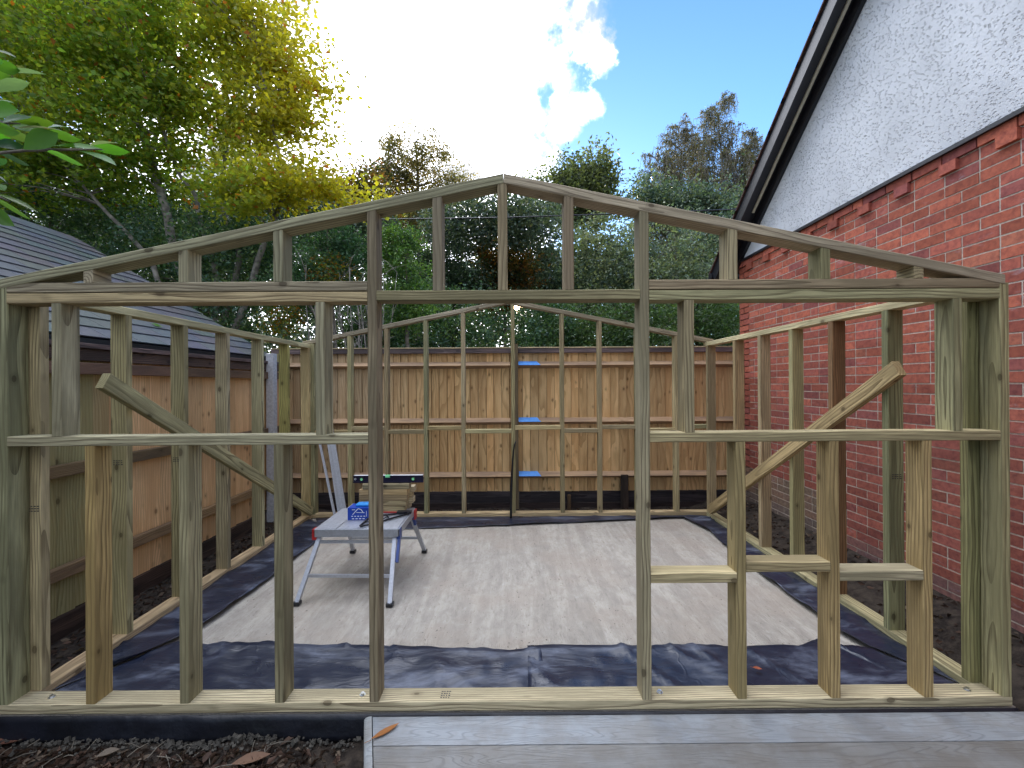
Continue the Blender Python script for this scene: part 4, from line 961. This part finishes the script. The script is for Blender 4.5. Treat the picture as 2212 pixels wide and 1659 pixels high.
for i, (x0, y0, x1, y1, wd, ty) in enumerate(LL):
    Yl = 1.78 + r.uniform(-.13, .13); a = at(x0 * .25, y0 * .25 + 103.7, Yl); b_ = at(x1 * .25, y1 * .25 + 103.7, Yl + r.uniform(-.06, .10))
    hw = wd * .25 / F * Yl / 2; d = b_ - a; Ln = d.length; X = d.normalized(); view = Vector((0, 1, 0))
    upv = Vector((0, 0, 1)); upv = (upv - X * upv.dot(X)).normalized(); sid = X.cross(upv)
    # blade tilted so that its seen width matches; the real blade is wider
    real = max(hw * 1.0, .024); ang = math.asin(min(1, hw / real)); wv = upv * math.sin(ang) + sid * math.cos(ang) * (1 if i % 2 else -1); nv_ = X.cross(wv)
    c = [(.075, .19, .02), (.11, .19, .12), (.03, .09, .03)][ty]; c = tuple(q * r.uniform(.8, 1.2) for q in c)  # the paler bluish green paints the sheen of glossy leaves
    prof = [(0, .05), (.12, .38), (.3, .78), (.52, 1), (.70, .90), (.86, .50), (.95, .16), (1, .01)]
    vs = []
    for t_, wf in prof:
        cpt = a + X * Ln * t_ + Vector((0, 0, 1)) * (.10 * Ln * (t_ * (1 - t_)) * 1.5)
        for sg in (-1, -.5, 0, .5, 1): vs.append(cpt - inv + wv * (sg * real * wf) + nv_ * (abs(sg) ** 1.5 * real * .22 * wf))
    fs = [(p * 5 + q, p * 5 + q + 1, p * 5 + q + 6, p * 5 + q + 5) for p in range(7) for q in range(4)]
    m.add(vs, fs, c); tips.append(a)
m.build('foliage', M['laurel'] if 'laurel' in M else leaf_mat('laurel_leaf', .5, .33, .35), lr, smooth=True, colattr=True)
m = MB()
def lpt(cx, cy, Y=1.78): return at(cx * .25, cy * .25 + 103.7, Y) - inv
for pts in (((-300, 1500), (-120, 1100), (0, 915), (250, 890), (470, 885), (900, 880)), ((-300, 1500), (-140, 900), (-60, 640), (60, 655), (200, 660)), ((-120, 1100), (-80, 500), (-30, 330), (60, 225)), ((-300, 1500), (-160, 1320), (-50, 1260), (100, 1330))):
    m.tube([lpt(*p) for p in pts], [.009] + [.006] * (len(pts) - 2) + [.0025], 6)
m.tube([Vector((0, 0, -.45)), lpt(-300, 1500)], .014, 8)
m.build('stem', M['bark'], lr, smooth=True)

# ------------------------------------------------------------------ trees
YG = [(.16, .20, .018), (.20, .22, .02), (.11, .17, .02), (.24, .22, .02), (.08, .13, .02), (.27, .17, .02)]
def beechcol(C, cols, rg):
    u = C[:, 0] / C[:, 1] * F + VX; t_ = np.clip((u - 330) / 330, 0, 1)[:, None]; hz = np.clip((C[:, 2] - 2.6) / 3.0, 0, 1)[:, None]
    gcol = np.array([.15, .27, .05]) * rg.uniform(.6, 1.5, len(C))[:, None]; ycol = np.array([.45, .41, .035]) * rg.uniform(.7, 1.3, len(C))[:, None]
    k = np.clip(t_ * .8 + hz * .35 - .15 + rg.normal(size=len(C))[:, None] * .18, 0, 1)
    out = gcol * (1 - k) + ycol * k; o_ = (rg.uniform(size=len(C)) < .02); out[o_] = np.array([.42, .16, .03]); return out
b0 = at(430, 880, 7.6); b0.z = .1
tr = [([at(440, 830, 7.6), at(400, 600, 7.6), at(330, 330, 7.5), at(270, 100, 7.3), at(240, -100, 7.1)], .09), ([at(450, 830, 7.7), at(470, 600, 7.7), at(430, 440, 7.6), at(380, 350, 7.4), at(330, 200, 7.2)], .06),
      ([at(470, 830, 7.5), at(560, 560, 7.4), at(610, 420, 7.2), at(600, 300, 7.1), at(560, 100, 7.0)], .06), ([at(450, 830, 7.8), at(520, 560, 7.8), at(480, 430, 7.9), at(500, 250, 7.9), at(480, 0, 7.8)], .06),
      ([at(430, 830, 7.4), at(330, 560, 7.3), at(200, 420, 7.2), at(90, 300, 7.0)], .05)]
bl = [blob(300, 60, 7.2, 270, 190), blob(100, 190, 7.0, 210, 180), blob(470, 120, 7.3, 185, 150), blob(560, 280, 7.2, 120, 120), blob(640, 385, 7.1, 80, 60), blob(330, 270, 7.4, 230, 120), blob(80, 350, 7.3, 200, 100),
      blob(590, 430, 6.9, 130, 45), blob(430, 400, 6.9, 80, 50), blob(250, 380, 7.5, 150, 70), blob(20, 20, 7.4, 160, 160), blob(560, 70, 7.3, 110, 130), blob(620, 240, 7.2, 70, 90), blob(600, 150, 7.2, 50, 60), blob(690, 340, 7.2, 55, 45), blob(720, 410, 7.2, 70, 40), blob(760, 440, 7.3, 50, 30), blob(660, 180, 7.2, 60, 60), blob(665, 90, 7.2, 30, 60), blob(150, 60, 8.2, 280, 200)]
tree('beech_tree', 'broad beech tree turning yellow-green filling the upper left sky', 'tree', tr, bl, 760, 82000, .085, YG, clr=.46, seed=21, aspect=.66, flat=.55, bark='greybark', limbs=330, limb_r=.014, colfun=beechcol, clz=.38)
# outlying sprigs of the same tree's right side
DK = [(.035, .08, .032), (.055, .11, .045), (.03, .065, .04), (.075, .12, .045), (.05, .10, .075)]
def shrubtree(name, label, px, base_px, Y, blobs, n, ls, pal, seed, ncl=160, clr=.3, mat='darkleaf', bark='bark', trunkr=.06, aspect=.5, flat=.2, limbs=25, group=None, top=None, droop=0, limb_r=.015, cat='tree', clz=.7):
    top = top or (blobs[0][0].x, blobs[0][0].y, blobs[0][0].z + blobs[0][1][2] * .6)
    b_ = Vector((PX(base_px, Y), Y, gz(PX(base_px, Y), Y) - .05)); t_ = Vector(top)
    mid = b_.lerp(t_, .5) + Vector((.1, 0, 0))
    return tree(name, label, cat, [([b_, mid, t_], trunkr)], blobs, ncl, n, ls, pal, mat, clr, seed, aspect, flat, bark, limbs, limb_r, group, None, droop, None, clz)
gT = 'trees behind the rear fence'
# left, dark evergreens under the beech
shrubtree('holly_tree', 'dark evergreen holly mass behind the slate roof at the left edge', 0, 60, 8.6, [blob(120, 430, 8.6, 270, 130), blob(-60, 420, 8.4, 160, 120), blob(250, 520, 8.4, 150, 100)], 24000, .08, DK, 31, 260, .35)
shrubtree('holly_tree', 'dark evergreen holly with brambly twigs behind the left corner of the fences', 0, 440, 8.0, [blob(440, 570, 8.0, 190, 120), blob(560, 520, 8.2, 120, 90), blob(470, 680, 7.6, 150, 80), blob(330, 600, 8.0, 110, 100)], 24000, .07, DK, 32, 240, .3)
shrubtree('holly_bush', 'bushy green holly above the left half of the rear fence, left of the door post', 0, 720, 7.4, [blob(710, 570, 7.4, 95, 80), blob(650, 620, 7.4, 90, 70), blob(740, 530, 7.6, 70, 55)], 14000, .055, [(.03, .085, .035), (.045, .11, .05), (.025, .06, .03), (.07, .13, .07)], 33, 150, .22, limbs=40, cat='bush')
shrubtree('holly_bush', 'bright green rounded bush just right of the left door post, above the fence', 0, 870, 7.8, [blob(875, 590, 7.8, 55, 105), blob(885, 660, 7.8, 60, 70), blob(850, 520, 7.9, 35, 45)], 12000, .055, [(.06, .13, .03), (.09, .16, .035), (.04, .09, .03)], 34, 130, .2, limbs=30, cat='bush')
# bare pale stems of the shrub left of the door post
rt = empty('bare_stemmed_shrub', tuple(at(770, 900, 7.0))); inv = rt.location.copy(); tag(rt, 'shrub of bare pale crooked stems rising behind the rear fence left of the door post', 'shrub')
r = random.Random(4); m = MB()
for i in range(20):
    x0 = 690 + i * 7 + r.uniform(-5, 5); Y = 7.0 + r.uniform(-.3, .3); p = [at(x0 + (770 - x0) * .3, 900, Y)]; x = x0; 
    for k in range(1, 7): x += r.uniform(-9, 10) + (x0 - 770) * .05; p.append(at(x, 900 - k * r.uniform(38, 55), Y + r.uniform(-.05, .05)))
    m.tube([q - inv for q in p], [.017 * r.uniform(.6, 1.2) * (1 - .12 * k) for k in range(7)], 6)
    for b_ in range(3):
        q = p[r.randint(3, 6)]; e_ = q + Vector((r.uniform(-.35, .35), 0, r.uniform(.1, .4))); m.tube([q - inv, q.lerp(e_, .5) - inv + Vector((0, 0, .04)), e_ - inv], [.007, .005, .002], 5)
m.build('stems', M['greybark'], rt, smooth=True)
rg = np.random.default_rng(5); C = sample_blobs([blob(720, 600, 7.1, 60, 60), blob(610, 690, 6.9, 55, 40)], 1500, rg); pal = np.array([(.25, .12, .02), (.20, .2, .03), (.08, .12, .03)])
leaf_mesh('foliage', C - np.array(inv), .05, pal[rg.choice(3, 1500)], M['leaf'], rt, .55, .3, 5)
GB = [(.085, .12, .085), (.12, .16, .10), (.07, .105, .09), (.14, .165, .10)]  # bluish grey in this and the next palette stands in for haze
BK = [(.055, .09, .07), (.08, .12, .085), (.045, .08, .075), (.10, .13, .08)]
# far trees, skyline from left to right
shrubtree('tall_tree', 'tall rounded tree with sunlit thin crown left of the gable peak', 0, 905, 17, [blob(900, 345, 17, 72, 64), blob(850, 400, 17, 55, 60), blob(965, 410, 17, 60, 50), blob(900, 470, 17, 110, 60)], 32000, .10, [(.13, .12, .06), (.10, .11, .06), (.16, .13, .06)], 41, 230, .55, mat='leaf', trunkr=.14, limbs=60, limb_r=.03, group=gT)
shrubtree('tall_tree', 'orange tinged leafy tree between the beech and the tall thin-crowned tree', 0, 790, 12, [blob(790, 400, 12, 45, 55), blob(745, 430, 12, 60, 50), blob(800, 470, 12, 70, 50)], 9000, .09, [(.16, .13, .03), (.06, .08, .03), (.22, .11, .03), (.04, .06, .02)], 42, 140, .35, mat='leaf', trunkr=.09, limbs=40, group=gT)
shrubtree('tall_tree', 'dark leafy tree against blue sky just right of the gable peak', 0, 1255, 15, [blob(1258, 365, 15, 62, 50), blob(1225, 400, 15, 60, 40), blob(1300, 400, 15, 38, 40), blob(1150, 400, 15, 30, 22), blob(1240, 450, 15, 110, 55)], 13000, .14, [(.08, .11, .06), (.11, .14, .07), (.06, .08, .05)], 43, 190, .5, mat='leaf', trunkr=.12, limbs=50, limb_r=.025, group=gT)
def birch(px, tp, Y, H, spread, lab, seed):
    r = random.Random(seed); rg = np.random.default_rng(seed); top = at(px, tp, Y); b_ = at(px + 18, 700, Y); b_.z = gz(b_.x, Y)
    root = empty('birch_tree', tuple(b_)); tag(root, lab, 'tree', gT); inv = Vector(b_)
    P = [b_.lerp(top, k / 10) + Vector((mnoise.noise(Vector((k * .5, seed, 0))) * .25, 0, 0)) * (k > 0) * (k < 10) for k in range(11)]
    m = MB(); m.tube([p - inv for p in P], [.11 * (1 - k / 10.6) for k in range(11)], 7); m.build('trunk', M['palebark'], root, smooth=True)
    m = MB(); leaves = []
    for i in range(120):
        t_ = .35 + .64 * (i / 120); p = P[0].lerp(P[10], t_); k = min(9, int(t_ * 10)); p = P[k].lerp(P[k + 1], t_ * 10 - k)
        a = r.uniform(0, 6.28); ln = spread * (1.05 - t_) ** .6 * r.uniform(.5, 1.2) + .15
        d = Vector((math.cos(a), math.sin(a) * .8, r.uniform(.5, 1.4))).normalized(); q1 = p + d * ln * .55; q2 = q1 + Vector((d.x, d.y, d.z * .45)) * ln * .5; q3 = q2 + Vector((d.x * .6, d.y * .6, -.25)) * ln * .35
        m.tube([x - inv for x in (p, q1, q2, q3)], [.022 * (1.1 - t_) + .006, .014, .009, .004], 4, caps=False)
        for j in range(11):
            u = r.uniform(.25, 1); s0 = (p.lerp(q1, u * 2) if u < .5 else q1.lerp(q2, u * 2 - 1)) if r.random() < .6 else q2.lerp(q3, r.random())
            dl = r.uniform(.25, .75) * (.6 + spread * .25); side = Vector((r.uniform(-.5, .5), r.uniform(-.4, .4), 0)); w0 = [s0, s0 + side * dl * .5 + Vector((0, 0, .04)), s0 + side * dl * .8 + Vector((0, 0, -dl * .45)), s0 + side * dl * .9 + Vector((0, 0, -dl))]
            m.tube([x - inv for x in w0], [.0075, .006, .005, .003], 3, caps=False)
            for _ in range(13): u2 = r.uniform(0, 3); kk = min(2, int(u2)); leaves.append(tuple(w0[kk].lerp(w0[kk + 1], u2 - kk) - inv + Vector((r.gauss(0, .035), r.gauss(0, .035), r.gauss(0, .035)))))
    m.build('branches', M['greybark'], root)
    C = np.array(leaves); pal = np.array([(.10, .11, .075), (.075, .09, .07), (.13, .115, .07)])
    leaf_mesh('crown', C, .06, pal[rg.choice(3, len(C))] * rg.uniform(.7, 1.3, len(C))[:, None], M['leaf'], root, .6, .0, seed, .5)
birch(1470, 262, 16, 6, 1.9, 'slender birch with wispy weeping crown left of the tallest birch', 50)
birch(1560, 208, 16.4, 6, 1.7, 'tallest slender birch with wispy crown on the right skyline', 51)
birch(1628, 285, 16.8, 6, 1.2, 'small thin birch beside the house verge', 52)
birch(1515, 300, 17.4, 6, 2.0, 'pale wispy birch standing behind and between the two taller birches', 54)
birch(1590, 330, 15.2, 6, 1.7, 'low wispy birch in front of the tallest birch, near the house verge', 55)
birch(1425, 335, 15.6, 6, 1.7, 'short wispy birch at the left of the birch group', 53)
shrubtree('oak_tree', 'low dark tree between the right gable slope and the birches', 0, 1410, 14.5, [blob(1410, 430, 14.5, 60, 50), blob(1480, 450, 14.5, 70, 45), blob(1560, 450, 14.5, 60, 55)], 12000, .12, BK, 44, 170, .5, group=gT)
# middle band
mid = [(955, 560, 12.5, 95, 110, [(.030, .055, .032), (.045, .075, .045), (.022, .042, .030)], 'grey-green conifer-like tree seen between the left gable studs'),
       (1085, 540, 13, 60, 105, [(.14, .11, .03), (.05, .07, .03), (.20, .10, .03), (.035, .05, .025)], 'autumn orange and brown tree behind the centre gable stud'),
       (1190, 560, 13.5, 95, 100, BK, 'dark twiggy tree right of the centre gable stud'),
       (1320, 560, 12.5, 95, 100, GB, 'dark grey-green tree behind the right door post'),
       (1460, 570, 12, 110, 110, GB, 'olive green tree with pale twigs right of the door post'),
       (1570, 560, 12.5, 80, 120, BK, 'dark green tree beside the corner of the brick house')]
for i, (px, py, Y, rx, rz, pal, lab) in enumerate(mid):
    shrubtree('oak_tree' if i != 0 else 'conifer_tree', lab, 0, px, Y, [blob(px, py, Y, rx, rz), blob(px - rx * .4, py + 70, Y, rx * .8, 80), blob(px + rx * .4, py + 60, Y - .5, rx * .8, 80)], 15000, .10, pal, 60 + i, 210, .42, group=gT, limbs=45, mat='darkleaf' if i != 1 else 'leaf')
low = [(960, 690, 10, 130, 75, 'dark evergreen bush above the fence left of the middle stud'), (1180, 700, 10.4, 105, 66, 'dark glossy bush above the fence right of the middle stud'),
       (1330, 700, 10, 110, 62, 'mid green bush above the fence by the right door post'), (1500, 690, 9.6, 130, 80, 'green bush above the fence at the foot of the brick house'), (820, 700, 9.6, 90, 70, 'dark bush behind the bare pale stems')]
for i, (px, py, Y, rx, rz, lab) in enumerate(low):
    pal = [DK, DK, [(.04, .08, .03), (.03, .06, .025), (.06, .10, .035)], [(.045, .085, .03), (.03, .065, .025), (.06, .10, .035)], DK][i]
    shrubtree('evergreen_bush', lab, 0, px, Y, [blob(px, py, Y, rx, rz), blob(px, py + 60, Y, rx, 60)], 12000, .075, pal, 80 + i, 170, .3, group='bushes above the rear fence', limbs=30, cat='bush')
# far wood closing the horizon
rg = np.random.default_rng(99)
bs = [blob(px, py, 24, 120, rz) for px, py, rz in ((-200, 480, 140), (0, 480, 140), (200, 480, 140), (450, 520, 120), (650, 520, 120), (850, 560, 110), (1000, 600, 110), (1250, 600, 110), (1400, 580, 110), (1550, 560, 120), (1750, 560, 120), (1950, 560, 120))] + [blob(px, 730, 22, 130, 100) for px in range(-100, 1800, 90)] + [blob(px, 610, 21, 110, 70) for px in (980, 1080, 1180, 1300)]
bs += [blob(px, py, 11.5, 90, 70) for px, py in ((560, 600), (690, 640), (620, 530), (480, 640), (740, 560), (380, 560), (300, 480), (400, 470), (500, 480), (590, 480), (650, 470), (720, 480), (780, 500), (200, 480), (450, 520), (540, 540), (990, 480), (1080, 470), (1150, 480))]
C = np.concatenate([sample_blobs([b for b in bs if b[0].y > 17], 75000, rg, .5), sample_blobs([b for b in bs if b[0].y < 17], 60000, rg, .5)])
sdir = np.array(sd); dd = C - np.array([0, 0, CZ]); dn_ = dd / np.linalg.norm(dd, axis=1)[:, None]
cosang = dn_ @ sdir
C = C[cosang < math.cos(.010)]
pal = np.array(BK)
o = leaf_mesh('far_wood', C, np.where(C[:, 1] < 17, .10, .23), pal[rg.choice(len(pal), len(C))] * rg.uniform(.9, 1.9, len(C))[:, None], M['darkleaf'], None, .6, .2, 99)
tag(o, 'far dark wood closing the view behind the nearer trees', 'wood', kind='stuff')

# ------------------------------------------------------------------ small litter
def dead_leaf(name, cpos, ln, wd, rot, c, label, curl=.25, tilt=0):
    m = MB(); vs = []; prof = [(0, .03), (.15, .5), (.35, .95), (.55, 1), (.75, .7), (.9, .3), (1, .02)]
    for t_, wf in prof:
        for sg in (-1, -.5, 0, .5, 1):
            vs.append(((t_ - .5) * ln, sg * wd / 2 * wf, .003 + curl * wd * (abs(sg) ** 2) * wf * .6 + .25 * curl * ln * (abs(t_ - .5) ** 2) * 2))
    fs = [(p * 5 + q, p * 5 + q + 1, p * 5 + q + 6, p * 5 + q + 5) for p in range(6) for q in range(4)]
    m.add(vs, fs, c); m.tube([(-.5 * ln, 0, .003), (-.72 * ln, .0, .006)], .0012, 5, c)
    o = m.build(name, M['deadleaf'], smooth=True, colattr=True); o.location = cpos; o.rotation_euler = (tilt, 0, rot); return tag(o, label, 'leaf')
p = at(828, 1580, 1.93); dead_leaf('fallen_leaf', (PX(829, 1.935), 1.935, DZ + .002), .135, .030, R(42), (.34, .14, .045), 'curled orange-brown leaf lying on the end of the grey decking')
LD = [(.13, .06, .04), (.17, .10, .065), (.09, .06, .045), (.16, .13, .10), (.07, .045, .035)]
spots = [(22, 1606, .17, .06, 15, 0, 'large reddish brown leaf at the bottom left edge'), (540, 1648, .15, .06, 20, 1, 'tan leaf on the soil at the bottom edge left of the decking'), (625, 1600, .11, .028, 60, 2, 'narrow grey-brown leaf on the soil near the decking end'),
         (232, 1632, .08, .045, 30, 3, 'pale crumpled leaf on the dark soil at lower left'), (445, 1640, .07, .03, 100, 4, 'small dark leaf standing in the soil left of the tan one')]
def yz_on_soil(px, py):
    Y = 1.95
    for _ in range(20): z = soil_z(PX(px, Y), Y); Y = (CZ - z) * F / (py + ROLL * (px - CX) - HY)
    return PX(px, Y), Y, soil_z(PX(px, Y), Y)
for (px, py, ln, wd, ro, ci, lab) in spots:
    x, y, z = yz_on_soil(px, py); dead_leaf('fallen_leaf', (x, y, z + .012), ln, wd, R(ro), LD[ci], lab, .4)
x, y = G(1667 * 1.0, 1440); 
x, y = G((668 / 2.304 + 1600) * .864, (1140 / 2.304 + 1200) * .864); dead_leaf('fallen_leaf', (x, y, .045), .045, .025, R(-20), (.35, .10, .05), 'small red-brown leaf on the black plastic right of the doorway')
rg = np.random.default_rng(7); n = 2600
reg = [(-2.93, -2.43, 2.0, 5.7), (2.4, 2.97, 2.0, 5.6), (-2.9, -.75, 1.6, 1.98), (-2.4, 2.4, 5.25, 5.75)]
cs = []
for k, (a, b_, c, d) in enumerate(reg):
    q = np.stack([rg.uniform(a, b_, (900, 500, 1900, 500)[k]), rg.uniform(c, d, (900, 500, 1900, 500)[k])], 1); cs.append(q)
q = np.concatenate(cs); C = np.array([(x, y, soil_z(x, y) + .008) for x, y in q]); pal = np.array([(.06, .035, .025), (.09, .055, .04), (.04, .028, .022), (.12, .09, .065), (.05, .03, .02)])
o = leaf_mesh('leaf_litter', C, .045, pal[rg.choice(len(pal), len(C))] * rg.uniform(.5, 1.5, len(C))[:, None], M['deadleaf'], None, .5, .85, 7)
tag(o, 'scattered dead leaves and bits on the dark soil round the slab', 'leaf litter', kind='stuff')
# crumbled concrete along the slab's foot, left foreground
m = MB(); r = random.Random(9)
for i in range(800):
    x = r.uniform(-2.42, -.70); dens = .35 + .65 * math.exp(-((x + 1.4) / .5) ** 2)
    if r.random() > dens: continue
    y = 2.035 - abs(r.gauss(0, .035)); s = r.uniform(.002, .008) * (1.9 if r.random() < .06 else 1); z = soil_z(x, y) + s * .4 + .012
    rot = Matrix.Rotation(r.uniform(0, 6), 4, Vector((r.random(), r.random(), r.random())).normalized()); mm = Matrix.Translation((x, y, z)) @ rot
    m.box(-s, s * r.uniform(.5, 1), -s * r.uniform(.5, 1), s, -s * .6, s * .6, mat=mm)
o = m.build('rubble', simple('crumbled_concrete', (.06, .055, .046), .95, nscale=30, var=.4, bstr=.6)); tag(o, 'crumbled concrete bits along the foot of the slab, left foreground', 'rubble', kind='stuff')
m = MB()
for i in range(60):
    x = r.uniform(-2.4, -.75); y = r.uniform(1.7, 2.0); a = r.uniform(0, 3.14); l_ = r.uniform(.03, .12); z = soil_z(x, y) + .012
    m.tube([(x, y, z), (x + math.cos(a) * l_ / 2, y + math.sin(a) * l_ / 2, z + .008), (x + math.cos(a) * l_, y + math.sin(a) * l_, z + .003)], .0018, 5)
tag(m.build('twigs', M['bark']), 'small dry twigs on the soil in the left foreground', 'twigs', kind='stuff')
